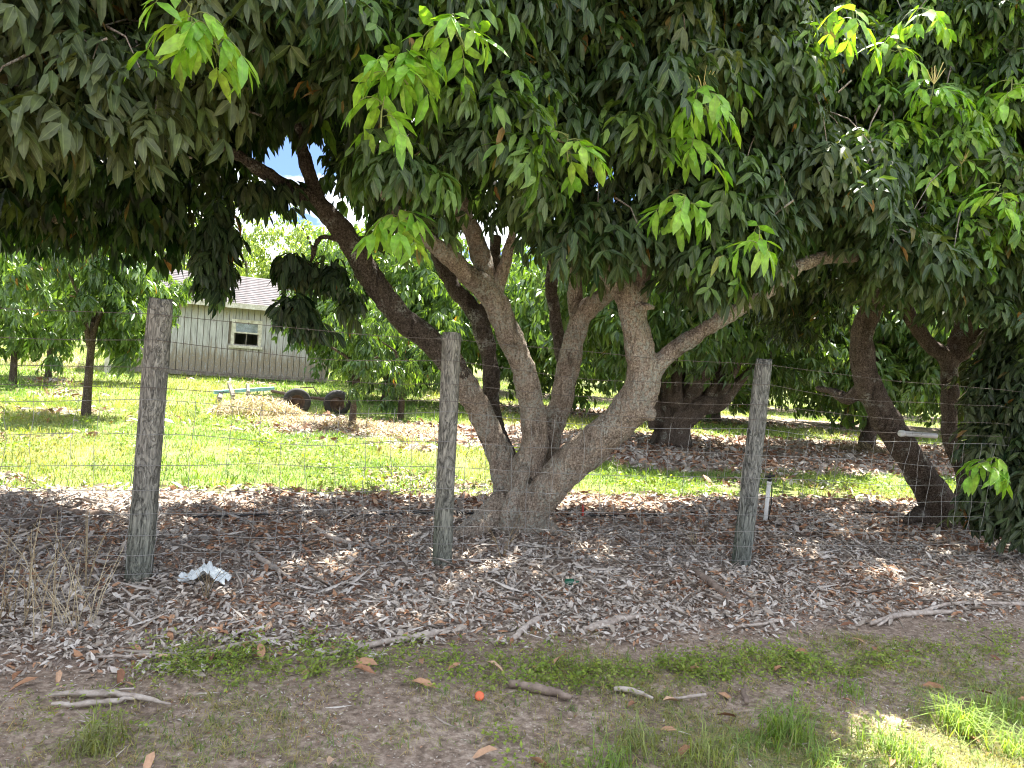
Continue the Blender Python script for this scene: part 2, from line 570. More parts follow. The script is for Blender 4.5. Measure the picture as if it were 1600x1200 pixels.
def siding_material():
    m, nt, out = mat_new('peeling_white_paint')
    oi = N(nt, 'ShaderNodeObjectInfo')
    tc = N(nt, 'ShaderNodeTexCoord')
    geo = N(nt, 'ShaderNodeNewGeometry')
    spx = N(nt, 'ShaderNodeSeparateXYZ')
    nt.links.new(geo.outputs['Position'], spx.inputs[0])
    streak = noise_tex(nt, 3.5, 5, 0.65, vec=geo.outputs['Position'], stretch=(4, 4, 0.5))
    fine = noise_tex(nt, 25, 4, 0.65, vec=geo.outputs['Position'], stretch=(1, 1, 0.4))
    z = math_(nt, 'ADD', spx.outputs['Z'], math_(nt, 'MULTIPLY', math_(nt, 'SUBTRACT', streak, 0.5), 1.6))
    worn = ramp(nt, [(0.0, (1, 1, 1)), (0.22, (1, 1, 1)), (0.42, (0, 0, 0)), (0.70, (0, 0, 0)), (0.88, (1, 1, 1))],
                math_(nt, 'MULTIPLY', z, 0.36)).outputs['Color']
    c = ramp(nt, [(0.3, (0.27, 0.265, 0.27)), (0.5, (0.45, 0.445, 0.46)), (0.75, (0.60, 0.60, 0.62))], streak).outputs['Color']
    bare = ramp(nt, [(0.35, (0.20, 0.16, 0.12)), (0.65, (0.38, 0.31, 0.24))], fine).outputs['Color']
    c = mixc(nt, math_(nt, 'MULTIPLY', worn, ramp(nt, [(0.32, (0.25, 0.25, 0.25)), (0.5, (0.95, 0.95, 0.95))], fine).outputs['Color']), c, bare)
    c = mixc(nt, 0.25, c, mixc(nt, oi.outputs['Random'], (0.72, 0.72, 0.7), (1.1, 1.1, 1.08)), 'MULTIPLY')
    finish(nt, out, c, 0.8, 0.2, fine, 0.3, 0.01)
    return m


M_siding = siding_material()
M_trim = simple_mat('peeling_trim_paint', (0.42, 0.38, 0.30), (0.72, 0.70, 0.64), 9, 0.75, 0.25, 0.3, stretch=(1, 1, 1))
M_shingle = simple_mat('grey_shingle', (0.10, 0.092, 0.094), (0.185, 0.17, 0.175), 6, 0.95, 0.1, 0.4, stretch=(1, 1, 4))
M_darkroom = simple_mat('dark_interior', (0.02, 0.02, 0.02), (0.04, 0.04, 0.035), 3, 0.9, 0.1, 0.1)
M_blockm = simple_mat('concrete_block', (0.22, 0.21, 0.2), (0.38, 0.36, 0.33), 12, 0.9, 0.15)
M_rubber = simple_mat('tyre_rubber', (0.018, 0.018, 0.018), (0.05, 0.048, 0.045), 14, 0.75, 0.3)
M_rust = simple_mat('rusty_steel', (0.05, 0.035, 0.028), (0.11, 0.075, 0.055), 18, 0.8, 0.25)
M_blue = simple_mat('faded_turquoise_paint', (0.16, 0.36, 0.38), (0.33, 0.55, 0.56), 10, 0.6, 0.35)
M_oldwood = simple_mat('grey_old_wood', (0.16, 0.135, 0.11), (0.36, 0.32, 0.28), 14, 0.9, 0.15, 0.5, stretch=(1, 1, 0.3))
M_stick = simple_mat('bleached_stick', (0.24, 0.19, 0.155), (0.52, 0.46, 0.40), 24, 0.85, 0.2, 0.5)
M_stickb = simple_mat('brown_stick', (0.12, 0.085, 0.065), (0.30, 0.235, 0.19), 20, 0.85, 0.2, 0.5)
M_straw = leaf_material('dry_straw', [(0.30, 0.23, 0.15), (0.42, 0.34, 0.24), (0.52, 0.44, 0.33)],
                        [(0.4, 0.3, 0.2)] * 3, (0.4, 0.33, 0.24), 0.15, 0.7, 0.2, (0.25, 0.17, 0.1))
M_pvc = simple_mat('white_plastic_pipe', (0.62, 0.63, 0.62), (0.78, 0.78, 0.76), 12, 0.45, 0.4, 0.05)
M_black = simple_mat('black_plastic', (0.015, 0.015, 0.015), (0.035, 0.035, 0.033), 18, 0.5, 0.4, 0.1)
M_bag = simple_mat('white_plastic_film', (0.50, 0.54, 0.54), (0.70, 0.74, 0.74), 14, 0.4, 0.4, 0.3)
M_orange = simple_mat('orange_plastic', (0.58, 0.11, 0.04), (0.68, 0.17, 0.07), 30, 0.45, 0.4, 0.05)
M_redstick = simple_mat('red_paint', (0.42, 0.05, 0.04), (0.52, 0.08, 0.06), 20, 0.6, 0.3, 0.05)
M_green_glass = simple_mat('green_bottle_glass', (0.01, 0.07, 0.04), (0.02, 0.11, 0.06), 12, 0.12, 0.6, 0.02)
M_twig = simple_mat('green_twig', (0.16, 0.19, 0.06), (0.24, 0.27, 0.09), 20, 0.6, 0.3, 0.1)
M_bloom = simple_mat('straw_bloom', (0.50, 0.42, 0.16), (0.62, 0.52, 0.24), 20, 0.8, 0.2, 0.1)


def glass_material():
    m, nt, out = mat_new('window_glass')
    g = N(nt, 'ShaderNodeBsdfGlossy')
    g.inputs['Roughness'].default_value = 0.08
    g.inputs['Color'].default_value = (0.8, 0.85, 0.82, 1)
    t = N(nt, 'ShaderNodeBsdfTransparent')
    t.inputs['Color'].default_value = (0.85, 0.9, 0.87, 1)
    f = N(nt, 'ShaderNodeFresnel')
    f.inputs['IOR'].default_value = 1.6
    ms = N(nt, 'ShaderNodeMixShader')
    nt.links.new(math_(nt, 'ADD', f.outputs[0], 0.08), ms.inputs[0])
    nt.links.new(t.outputs[0], ms.inputs[1])
    nt.links.new(g.outputs[0], ms.inputs[2])
    nt.links.new(ms.outputs[0], out.inputs['Surface'])
    return m


M_glass = glass_material()

# ------------------------------------------------------------------ ground
def axis(lo, hi, d0, d1, step, grow):
    mid = list(np.arange(d0, d1 + 1e-6, step))
    a, s = [d0], step
    while a[-1] > lo:
        s *= grow
        a.append(a[-1] - s)
    b, s = [d1], step
    while b[-1] < hi:
        s *= grow
        b.append(b[-1] + s)
    return np.array(sorted(set(a[1:] + mid + b[1:])))


gx = axis(-260, 260, -6.0, 7.0, 0.085, 1.10)
gy = axis(-40, 480, 2.0, 9.5, 0.08, 1.07)
GX, GY = np.meshgrid(gx, gy)
GZ = gz(GX, GY)
nx, ny = len(gx), len(gy)
I = np.arange(nx * ny).reshape(ny, nx)
a, b, c, d = I[:-1, :-1].ravel(), I[:-1, 1:].ravel(), I[1:, 1:].ravel(), I[1:, :-1].ravel()
F = np.concatenate([np.stack([a, b, c], 1), np.stack([a, c, d], 1)])
zl, zg, zd, zv = zones(GX, GY)
C = np.stack([zl, np.clip(zg + 0.55 * zv, 0, 1), zd, np.ones_like(zl)], -1).reshape(-1, 4)
ground = link('ground', tri_mesh('ground', np.stack([GX, GY, GZ], -1), F, C), M_ground)
tag(ground, 'flat earth of the grove with dirt verge, leaf litter strips and turf', None, None, 'structure')

# ------------------------------------------------------------------ leaves
LEAF_F8 = np.array([(0, 2, 1), (0, 3, 2), (1, 2, 5), (1, 5, 4), (2, 3, 6), (2, 6, 5), (4, 5, 7), (5, 6, 7)])
LEAF_F2 = np.array([(0, 1, 2), (0, 2, 3)])


def leaf_verts(L, W, curve, fold, lod=8, twist=0.0):
    """a leaf along +X, face up +Z"""
    if lod == 2:
        V = np.array([(0, 0, 0), (0.48 * L, -W / 2, fold * W / 2 - curve * L * .23), (L, 0, -curve * L), (0.48 * L, W / 2, fold * W / 2 - curve * L * .23)])
        return V, LEAF_F2, np.array([0.5, 1, 0.5, 1])
    V, A = [(0, 0, 0)], [0]
    for t, w in ((0.30, 0.94), (0.68, 0.80)):
        for s in (-1, 0, 1):
            an = twist * t
            yy, zz = s * w * W / 2, abs(s) * fold * w * W / 2
            V.append((t * L, yy * math.cos(an) - zz * math.sin(an), yy * math.sin(an) + zz * math.cos(an) - curve * L * t * t))
            A.append(abs(s))
    V.append((L * 0.985, 0, -curve * L))
    A.append(0.15)
    return np.array(V), LEAF_F8, np.array(A, float)


def basis(d, nrm):
    d = d / np.linalg.norm(d)
    y = np.cross(nrm, d)
    y = y / (np.linalg.norm(y) + 1e-9)
    z = np.cross(d, y)
    return np.stack([d, y, z], 1)          # columns


def spray(r, n_c=6, pairs=3, L=0.14, W=0.042, lod=8, rach=0.2, droop=1.0, spread=1.0, terminal=True, wild=.12):
    """a branch tip with compound leaves that arch out and droop. Returns verts, faces, random, across, rachis paths, leaf frames"""
    Vs, Fs, Rn, Ac, paths, frames = [], [], [], [], [], []
    nv = 0
    for k in range(n_c):
        phi = 2 * math.pi * (k + r.uniform(-.3, .3)) / n_c
        rad = np.array((math.cos(phi), math.sin(phi), 0.0))
        side = np.array((-math.sin(phi), math.cos(phi), 0.0))
        l = rach * r.uniform(0.75, 1.25)
        e0 = r.uniform(0.2, 0.8)
        z0 = r.uniform(-0.06, 0.06)
        pts = []
        for t in np.linspace(0, 1, 6):
            pts.append(rad * l * spread * (t * 0.95 - 0.18 * t * t) + np.array((0, 0, z0 + l * (e0 * t - (0.75 + 0.35 * droop) * t * t))))
        pts = np.array(pts)
        paths.append(pts)
        ts = np.linspace(0.35, 0.97, pairs)
        items = [(t, s) for t in ts for s in (-1, 1)] + ([(1.0, 0)] if terminal else [])
        for t, s in items:
            i = min(int(t * 5), 4)
            q = pts[i] + (pts[i + 1] - pts[i]) * (t * 5 - i)
            tan = pts[i + 1] - pts[i]
            tan = tan / np.linalg.norm(tan)
            dv = tan * 0.55 + side * s * 0.62 * r.uniform(.7, 1.2) + np.array((0, 0, -1)) * droop * r.uniform(0.55 - wild, 1.05) + rad * 0.2 + r.normal(0, wild, 3)
            nm = rad * 0.8 + np.array((0, 0, 0.75)) + side * s * 0.35 + r.normal(0, .06 + wild, 3)
            B = basis(dv, nm)
            ll, ww = L * r.uniform(0.72, 1.18), W * r.uniform(0.8, 1.15)
            V, Fc, A = leaf_verts(ll, ww, r.uniform(0.0, 0.38), r.uniform(0.15, 0.75), lod, r.uniform(-.8, .8))
            frames.append((q, B, ll / L))
            Vs.append(V @ B.T + q)
            Fs.append(Fc + nv)
            nv += len(V)
            Rn.append(np.full(len(V), r.random()))
            Ac.append(A)
    return dict(V=np.concatenate(Vs), F=np.concatenate(Fs), R=np.concatenate(Rn), A=np.concatenate(Ac), paths=paths, frames=frames)


def merge(protos, pos, scale, age, dust, yaw=None, tilt=0.25, r=rng, tiltvec=None):
    """copies of the prototypes joined into one set of arrays"""
    n = len(pos)
    pos = np.asarray(pos, float)
    which = r.integers(0, len(protos), n)
    yaw = r.uniform(0, 2 * math.pi, n) if yaw is None else yaw
    ax, ay = r.normal(0, tilt, n), r.normal(0, tilt, n)
    scale = np.broadcast_to(scale, (n,))
    age = np.broadcast_to(age, (n,))
    dust = np.broadcast_to(dust, (n,))
    cy, sy = np.cos(yaw), np.sin(yaw)
    Rz = np.zeros((n, 3, 3))
    Rz[:, 0, 0], Rz[:, 0, 1], Rz[:, 1, 0], Rz[:, 1, 1], Rz[:, 2, 2] = cy, -sy, sy, cy, 1
    Rx = np.zeros((n, 3, 3))
    Rx[:, 0, 0], Rx[:, 1, 1], Rx[:, 1, 2], Rx[:, 2, 1], Rx[:, 2, 2] = 1, np.cos(ax), -np.sin(ax), np.sin(ax), np.cos(ax)
    Ry = np.zeros((n, 3, 3))
    Ry[:, 1, 1], Ry[:, 0, 0], Ry[:, 0, 2], Ry[:, 2, 0], Ry[:, 2, 2] = 1, np.cos(ay), np.sin(ay), -np.sin(ay), np.cos(ay)
    Rm = Ry @ Rx @ Rz * scale[:, None, None]
    Vs, Fs, Cs, nv = [], [], [], 0
    for p in range(len(protos)):
        s = np.where(which == p)[0]
        if not len(s):
            continue
        P = protos[p]
        V = np.einsum('nij,vj->nvi', Rm[s], P['V']) + pos[s][:, None]
        k = len(P['V'])
        F = P['F'][None] + (np.arange(len(s)) * k)[:, None, None] + nv
        nv += len(s) * k
        C = np.empty((len(s), k, 4))
        C[..., 0] = (P['R'][None] + r.random(len(s))[:, None]) % 1
        C[..., 1] = age[s][:, None]
        C[..., 2] = dust[s][:, None]
        C[..., 3] = P['A'][None]
        Vs.append(V.reshape(-1, 3))
        Fs.append(F.reshape(-1, 3))
        Cs.append(C.reshape(-1, 4))
    return np.concatenate(Vs), np.concatenate(Fs), np.concatenate(Cs)


def cat(parts):
    V, F, C, nv = [], [], [], 0
    for v, f, c in parts:
        V.append(v)
        F.append(f + nv)
        C.append(c)
        nv += len(v)
    return np.concatenate(V), np.concatenate(F), np.concatenate(C)


rs = np.random.default_rng(11)
SPRAY_N = [spray(rs, 6, 3, 0.136, 0.043, 8, 0.19, rs.uniform(.75, 1.15), 1.0, True, .24) for _ in range(12)]          # near, drooping
SPRAY_S = [spray(rs, 4, 2, 0.145, 0.045, 8, 0.10, 1.2) for _ in range(6)]          # small hanging tips
SPRAY_M = [spray(rs, 6, 2, 0.165, 0.052, 2, 0.2, 1.1) for _ in range(7)]            # inside the crown, plain leaves
SPRAY_F = [spray(rs, 5, 2, 0.20, 0.066, 2, 0.22, 0.8) for _ in range(6)]            # rows behind
SPRAY_T = [spray(rs, 6, 3, 0.20, 0.058, 2, 0.22, 0.95) for _ in range(6)]           # young trees at middle distance


# ------------------------------------------------------------------ trunks
def remesh_tubes(name, paths, mat, parent, voxel=0.016, sides=14, lump=0.012, extra=None):
    mb = MB()
    for pth in paths:
        S = spline(pth, 7)
        mb.tube(S[:, :3], list(S[:, 3]), sides)
    if extra:
        extra(mb)
    me = mb.mesh(name + '_src')
    o = bpy.data.objects.new(name + '_src', me)
    COL.objects.link(o)
    md = o.modifiers.new('r', 'REMESH')
    md.mode = 'VOXEL'
    md.voxel_size = voxel
    md2 = o.modifiers.new('s', 'SMOOTH')
    md2.iterations = 2
    dg = bpy.context.evaluated_depsgraph_get()
    new = bpy.data.meshes.new_from_object(o.evaluated_get(dg))
    new.name = name
    bpy.data.objects.remove(o)
    bpy.data.meshes.remove(me)
    nvt = len(new.vertices)
    co = np.empty(nvt * 3, np.float32)
    new.vertices.foreach_get('co', co)
    co = co.reshape(-1, 3)
    no = np.empty(nvt * 3, np.float32)
    new.vertices.foreach_get('normal', no)
    no = no.reshape(-1, 3)
    dsp = np.empty(nvt, np.float32)
    for i in range(nvt):
        p = Vector((float(co[i, 0]), float(co[i, 1]), float(co[i, 2])))
        dsp[i] = noise.noise(p * 5.0) * 1.3 + noise.noise(Vector((p.x * 22, p.y * 22, p.z * 9))) * 0.75 + noise.noise(p * 45) * 0.35
    co += no * (dsp * lump)[:, None]
    new.vertices.foreach_set('co', co.ravel())
    new.update()
    new.shade_smooth()
    return link(name, new, mat, parent)


def px_path(rows, slim=1.0):
    """rows of (px, py, Y, width in px) -> x, y, z, radius"""
    out = []
    for px, py, Y, w in rows:
        p = at(px, py, Y)
        out.append((p.x, p.y, p.z, w * slim * 0.5 * Y / FPX))
    return out


# ---- the big tree in the middle
TREE = empty('fruit_tree', (0.0, 6.4, 0), 'big many-stemmed fruit tree standing just behind the middle fence post', 'tree', 'fruit trees of the front row')
limbs_main = [
    # trunk and root flare
    [(800, 850, 6.42, 104), (803, 825, 6.42, 88), (810, 790, 6.42, 74), (818, 755, 6.42, 70), (828, 715, 6.42, 58)],
    [(792, 780, 6.35, 56), (768, 806, 6.28, 54), (746, 824, 6.15, 46), (720, 838, 6.0, 40), (694, 852, 5.95, 26)],
    [(815, 800, 6.5, 56), (852, 832, 6.4, 50), (888, 848, 6.3, 30)],
    [(790, 800, 6.6, 46), (755, 822, 6.85, 30), (725, 826, 7.1, 14)],
    [(785, 860, 6.3, 30), (792, 815, 6.2, 34), (806, 770, 6.2, 30), (822, 730, 6.25, 24)],
    [(775, 850, 6.42, 50), (775, 810, 6.42, 50), (788, 770, 6.45, 46), (780, 720, 6.5, 40)],
    # A: long limb leaning left
    [(806, 795, 6.5, 62), (792, 745, 6.55, 56), (772, 690, 6.55, 50), (738, 622, 6.5, 48), (700, 562, 6.42, 49)],
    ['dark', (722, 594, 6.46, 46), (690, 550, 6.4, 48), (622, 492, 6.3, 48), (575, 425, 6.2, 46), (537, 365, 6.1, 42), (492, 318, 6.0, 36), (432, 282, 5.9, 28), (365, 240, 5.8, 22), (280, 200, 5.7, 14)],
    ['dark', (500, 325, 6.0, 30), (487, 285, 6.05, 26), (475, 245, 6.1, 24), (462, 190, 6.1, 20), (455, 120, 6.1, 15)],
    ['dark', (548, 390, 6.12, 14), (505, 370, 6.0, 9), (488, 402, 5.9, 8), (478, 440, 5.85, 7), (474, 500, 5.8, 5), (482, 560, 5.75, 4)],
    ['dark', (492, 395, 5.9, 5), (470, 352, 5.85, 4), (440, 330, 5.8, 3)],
    # B: middle limb
    [(826, 740, 6.38, 62), (836, 672, 6.34, 50), (822, 592, 6.28, 47), (793, 515, 6.2, 46), (766, 462, 6.1, 46), (722, 420, 5.95, 38), (682, 386, 5.8, 34), (640, 352, 5.65, 28), (600, 300, 5.5, 22), (560, 220, 5.4, 16)],
    [(770, 468, 6.12, 40), (748, 390, 6.2, 37), (722, 325, 6.25, 34), (700, 255, 6.3, 28), (680, 150, 6.3, 20)],
    [(776, 462, 6.12, 22), (792, 400, 6.05, 20), (806, 345, 6.0, 16), (825, 270, 5.9, 12)],
    # C: dark limb at the back
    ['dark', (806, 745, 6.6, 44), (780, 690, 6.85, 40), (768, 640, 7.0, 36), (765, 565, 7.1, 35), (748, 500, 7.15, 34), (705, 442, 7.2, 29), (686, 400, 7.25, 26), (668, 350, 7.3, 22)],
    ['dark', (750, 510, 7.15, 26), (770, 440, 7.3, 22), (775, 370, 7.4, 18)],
    # D: right of the middle
    [(838, 752, 6.5, 54), (852, 705, 6.55, 48), (872, 640, 6.6, 43), (890, 565, 6.62, 42), (906, 500, 6.6, 40), (940, 465, 6.55, 38), (985, 420, 6.5, 33), (1015, 370, 6.45, 26), (1050, 280, 6.4, 18)],
    [(903, 505, 6.62, 30), (898, 445, 6.7, 30), (906, 390, 6.75, 27), (900, 320, 6.8, 22)],
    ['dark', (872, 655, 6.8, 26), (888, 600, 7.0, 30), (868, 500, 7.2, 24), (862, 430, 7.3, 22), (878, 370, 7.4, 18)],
    # E: thick limb with the elbow
    [(826, 850, 6.30, 66), (830, 812, 6.28, 58), (856, 764, 6.2, 66), (905, 712, 6.1, 70), (958, 668, 5.98, 70), (996, 622, 5.9, 70), (1003, 575, 5.86, 60), (994, 525, 5.84, 54), (986, 475, 5.8, 54), (955, 432, 5.7, 38), (928, 388, 5.6, 34), (920, 320, 5.5, 26), (930, 220, 5.4, 18)],
    [(990, 485, 5.82, 44), (1003, 425, 5.85, 38), (1028, 372, 5.85, 30), (1070, 290, 5.8, 22)],
    [(990, 480, 5.72, 22), (1024, 480, 5.66, 12)],
    [(1000, 640, 5.85, 40), (1024, 650, 5.8, 20)],
    # F: long low limb to the right
    [(1000, 598, 5.88, 44), (1030, 568, 5.86, 36), (1070, 535, 5.82, 33), (1125, 500, 5.75, 32), (1185, 465, 5.7, 30), (1245, 418, 5.7, 28), (1310, 400, 5.75, 26), (1395, 406, 5.85, 22), (1470, 395, 5.9, 16)],
]
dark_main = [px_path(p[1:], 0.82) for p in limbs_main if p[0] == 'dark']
paths_main = [px_path(p, 0.82) for p in limbs_main if p[0] != 'dark']
inv_base = np.array((0.0, 6.4, 0.0, 0))
paths_main = [[tuple(np.array(q) - inv_base) for q in p] for p in paths_main]
trunk_main = remesh_tubes('trunk', paths_main, M_bark, TREE, 0.018, 14, 0.018)

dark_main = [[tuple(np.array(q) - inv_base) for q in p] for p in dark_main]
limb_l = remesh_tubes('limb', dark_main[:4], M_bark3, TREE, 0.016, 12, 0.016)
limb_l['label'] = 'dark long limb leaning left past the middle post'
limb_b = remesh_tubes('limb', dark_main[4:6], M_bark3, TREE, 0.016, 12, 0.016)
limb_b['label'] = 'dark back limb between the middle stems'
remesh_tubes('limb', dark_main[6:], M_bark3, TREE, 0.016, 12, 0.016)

# ---- the tree at the right edge
b2 = xy(5.18, 0.05)
TREE_R = empty('fruit_tree', (b2[0], b2[1], 0), 'leaning dark-stemmed fruit tree with foliage hanging to the ground at the right edge', 'tree', 'fruit trees of the front row')
limbs_right = [
    [(1478, 845, 8.2, 90), (1470, 800, 8.25, 76), (1455, 768, 8.2, 60), (1420, 712, 8.1, 50), (1382, 652, 8.0, 50), (1354, 592, 7.9, 45), (1346, 535, 7.85, 41), (1358, 488, 7.8, 39), (1386, 428, 7.75, 37), (1402, 380, 7.7, 30), (1390, 300, 7.6, 22)],
    [(1480, 830, 8.3, 50), (1508, 760, 8.35, 28), (1484, 680, 8.35, 29), (1484, 605, 8.35, 31), (1480, 560, 8.35, 30), (1448, 535, 8.4, 26), (1415, 480, 8.45, 26), (1396, 420, 8.5, 22)],
    [(1484, 575, 8.35, 26), (1512, 520, 8.3, 24), (1535, 470, 8.2, 22), (1560, 400, 8.1, 18)],
    [(1482, 570, 8.35, 26), (1500, 500, 8.4, 22), (1490, 440, 8.45, 18)],
    [(1500, 560, 8.3, 22), (1560, 505, 8.2, 20), (1620, 470, 8.1, 16)],
    [(1352, 600, 7.9, 30), (1325, 622, 8.1, 22), (1300, 612, 8.3, 16), (1275, 606, 8.5, 10)],
    [(1440, 800, 8.1, 30), (1415, 815, 7.9, 18)],
]
inv = np.array((b2[0], b2[1], 0.0, 0))
paths_right = [[tuple(np.array(q) - inv) for q in px_path(p, 0.85)] for p in limbs_right]
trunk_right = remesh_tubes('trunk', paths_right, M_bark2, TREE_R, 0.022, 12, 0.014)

# ---- the tree beyond the left edge, of which a limb and foliage reach into view
b3 = xy(-5.3, 0.0)
TREE_L = empty('fruit_tree', (b3[0], b3[1], 0), 'fruit tree beyond the left edge whose dusty foliage hangs in from the left', 'tree', 'fruit trees of the front row')
limbs_left = [
    [(b3[0], b3[1], -0.1, 0.36), (b3[0] + .05, b3[1], 0.5, 0.28), (b3[0] + .3, b3[1] - .1, 1.1, 0.2), (b3[0] + 1.0, b3[1] - .2, 1.7, 0.14)]
    + [tuple(q) for q in px_path([(-60, 200, 4.6, 60), (30, 182, 4.7, 48), (90, 150, 4.8, 36), (170, 90, 4.9, 26), (240, 20, 5.0, 18)])],
    [(b3[0], b3[1], 0.3, 0.26), (b3[0] - .5, b3[1] + .3, 1.4, 0.18), (b3[0] - 1.2, b3[1] + .6, 2.6, 0.13), (b3[0] - 1.6, b3[1] + .7, 3.6, 0.08)],
    [(b3[0], b3[1], 0.4, 0.24), (b3[0] + .2, b3[1] + .8, 1.6, 0.16)] + [tuple(q) for q in px_path([(-40, 320, 6.6, 26), (80, 340, 6.8, 18), (180, 335, 6.9, 12), (270, 350, 6.9, 7)])],
]
inv = np.array((b3[0], b3[1], 0.0, 0))
paths_left = [[tuple(np.array(q) - inv) for q in p] for p in limbs_left]
trunk_left = remesh_tubes('trunk', paths_left, M_bark, TREE_L, 0.024, 12, 0.014)

# ------------------------------------------------------------------ near crowns
# lower edge of the foliage curtain on the road side: (pixel, pixel, metres ahead) -> (along row, height)
edge_px = [(-700, 330, 3.0), (-250, 310, 3.4), (0, 255, 3.75), (120, 265, 3.85), (230, 320, 3.95), (290, 285, 4.0), (345, 215, 4.1), (400, 130, 4.2), (500, 135, 4.3), (540, 300, 4.4),
           (600, 420, 4.4), (645, 420, 4.45), (690, 330, 4.5), (760, 300, 4.5), (820, 330, 4.5), (880, 385, 4.5), (960, 420, 4.6), (1010, 455, 4.7), (1100, 480, 4.8),
           (1180, 490, 4.9), (1235, 485, 4.9), (1275, 400, 5.0), (1330, 385, 5.1), (1420, 430, 5.2), (1500, 480, 5.3), (1600, 500, 5.4), (1900, 560, 5.9), (2300, 560, 6.4)]
eu, ez = [], []
for px, py, Y in edge_px:
    p = at(px, py, Y)
    eu.append(un(p.x, p.y)[0])
    ez.append(p.z)
eu, ez = np.array(eu), np.array(ez)
o_ = np.argsort(eu)
eu, ez = eu[o_], ez[o_]


def low_edge(u):
    return np.interp(u, eu, ez)


def front_n(u, z):
    """road-side face of the crowns: fullest at 2.5-3.6 m, leaning back above, set back between the trees"""
    lean = np.interp(z, [1.2, 2.2, 3.0, 3.9, 4.8, 5.6, 6.3], [-1.5, -1.82, -1.95, -1.85, -1.45, -0.75, 0.2])
    bumps = 0.20 * wob(u, z, 1.5, 4) + 0.30 * wob(u, z, 3.6, 8)
    notch = 0.55 * np.exp(-((u - 2.2) / 0.9) ** 2) * np.clip((z - 2.7) / 0.9, 0, 1)
    return lean - bumps + notch


gap_o = np.array(CAMP)
gap_lines = []
for gpx, gpy, gr in ((450, 262, 0.050), (478, 286, 0.036), (420, 248, 0.032), (385, 330, 0.03), (560, 340, 0.018), (410, 345, 0.055), (440, 360, 0.06), (490, 370, 0.045), (415, 400, 0.04), (455, 420, 0.04)):
    dv = np.array(at(gpx, gpy, 1.0)) - gap_o
    gap_lines.append((dv / np.linalg.norm(dv), gr))


def keep_gap(P, pad=0.0):
    """the openings in the crowns through which sky and house show"""
    ok = np.ones(len(P), bool)
    Q = P + np.array((0, 0, -0.10)) - gap_o
    for dv, gr in gap_lines:
        t = Q @ dv
        dist = np.linalg.norm(Q - t[:, None] * dv, axis=1)
        ok &= dist > gr * t + 0.12 + pad
    return ok


SHOOTS_M = [(618, 105, 4.15, 1.15, 7, 3, False), (640, 85, 4.2, 0.9, 5, 3, False), (715, 45, 4.15, 1.1, 6, 3, False), (622, 345, 4.15, 1.0, 6, 3, False),
          (600, 165, 4.2, 0.8, 4, 2, False), (888, 222, 4.2, 1.1, 7, 3, False), (1098, 155, 4.35, 1.1, 7, 3, True), (1085, 225, 4.4, 0.9, 5, 2, False),
          (1068, 318, 4.4, 0.95, 6, 3, False), (1185, 372, 4.55, 0.7, 4, 2, False)]
SHOOTS_L = [(300, 25, 3.6, 1.15, 7, 3, False), (330, 55, 3.65, 0.8, 5, 2, False)]
SHOOTS_R = [(1460, 140, 4.75, 1.0, 6, 3, True), (1400, 70, 4.8, 1.0, 6, 2, False), (1500, 265, 4.9, 0.8, 5, 2, True), (1560, 300, 4.8, 0.95, 6, 2, False),
          (1580, 135, 4.9, 0.9, 5, 2, False), (1450, 20, 4.8, 1.0, 6, 2, False), (1548, 725, 6.35, 1.1, 7, 3, False), (1330, 30, 4.8, .9, 5, 2, False)]



def shoot_spot(px, py, Y):
    if Y > 6:
        return at(px, py, Y)
    for Yq in np.arange(Y - .9, Y + 1.0, .03):
        c = at(px, py, Yq)
        uu, nn_ = un(c.x, c.y)
        if nn_ > front_n(uu, c.z) - .13:
            break
    return c


SPOTS = np.array([tuple(shoot_spot(*a[:3])) for a in SHOOTS_M + SHOOTS_L + SHOOTS_R])


def curtain(u0, u1, n, r, depth=1.1):
    u = r.uniform(u0, u1, n * 2)
    z = 1.3 + 5.0 * r.random(n * 2) ** 0.85
    zb = low_edge(u) + 0.20 + 0.10 * wob(u, z * 0.2, 5.0, 6)
    k = (z > zb) & ((wob(u, z, 3.6, 8) > -0.30) | (r.random(n * 2) < 0.22))
    k &= (r.random(n * 2) > 0.55 * np.exp(-((u - 2.4) / 0.8) ** 2) * np.clip((z - 3.2) / 0.6, 0, 1))
    u, z = u[k][:n], z[k][:n]
    nn = front_n(u, z) + r.exponential(0.28, len(u)).clip(0, depth) + r.normal(0, .05, len(u))
    x, y = xy(u, nn)
    P = np.stack([x, y, z], 1)
    dm = np.linalg.norm(P[:, None] - SPOTS[None], axis=2).min(1)
    return P[dm > .27]


def crown_volume(cu, cn, n, r, ru=3.3, rn_b=3.0, top=6.4, zb=3.0, fill=0.35):
    """the rest of a crown: top, back and inside"""
    th = r.uniform(0, 2 * math.pi, n * 3)
    ph = np.arccos(r.uniform(-0.25, 1, n * 3))
    rad = 1 - r.random(n * 3) ** 2 * fill
    du, dn, dz = np.sin(ph) * np.cos(th), np.sin(ph) * np.sin(th), np.cos(ph)
    rr = rad * (1 + 0.1 * wob(du * 3 + cu, dn * 3 + dz * 4, 1.3, cu))
    u = cu + du * ru * rr
    nn = cn + np.where(dn > 0, rn_b, 1.4) * dn * rr
    z = 3.5 + np.where(dz > 0, top - 3.5, 1.5) * dz * rr
    lowlim = np.interp(nn - cn, [-1.5, 0.0, 2.0, 3.2], [3.6, 3.5, zb, zb]) + 0.28 * wob(u, nn, 2.2, 3)
    k = (z > lowlim)
    u, nn, z = u[k][:n], nn[k][:n], z[k][:n]
    x, y = xy(u, nn)
    return np.stack([x, y, z], 1)


def split_view(P):
    """sprays low enough to be looked at closely get full leaves"""
    near = (P[:, 2] < 1.6 + 0.55 * P[:, 1]) & (np.abs(P[:, 0]) < P[:, 1] * 0.80 + .4)
    return P[near], P[~near]


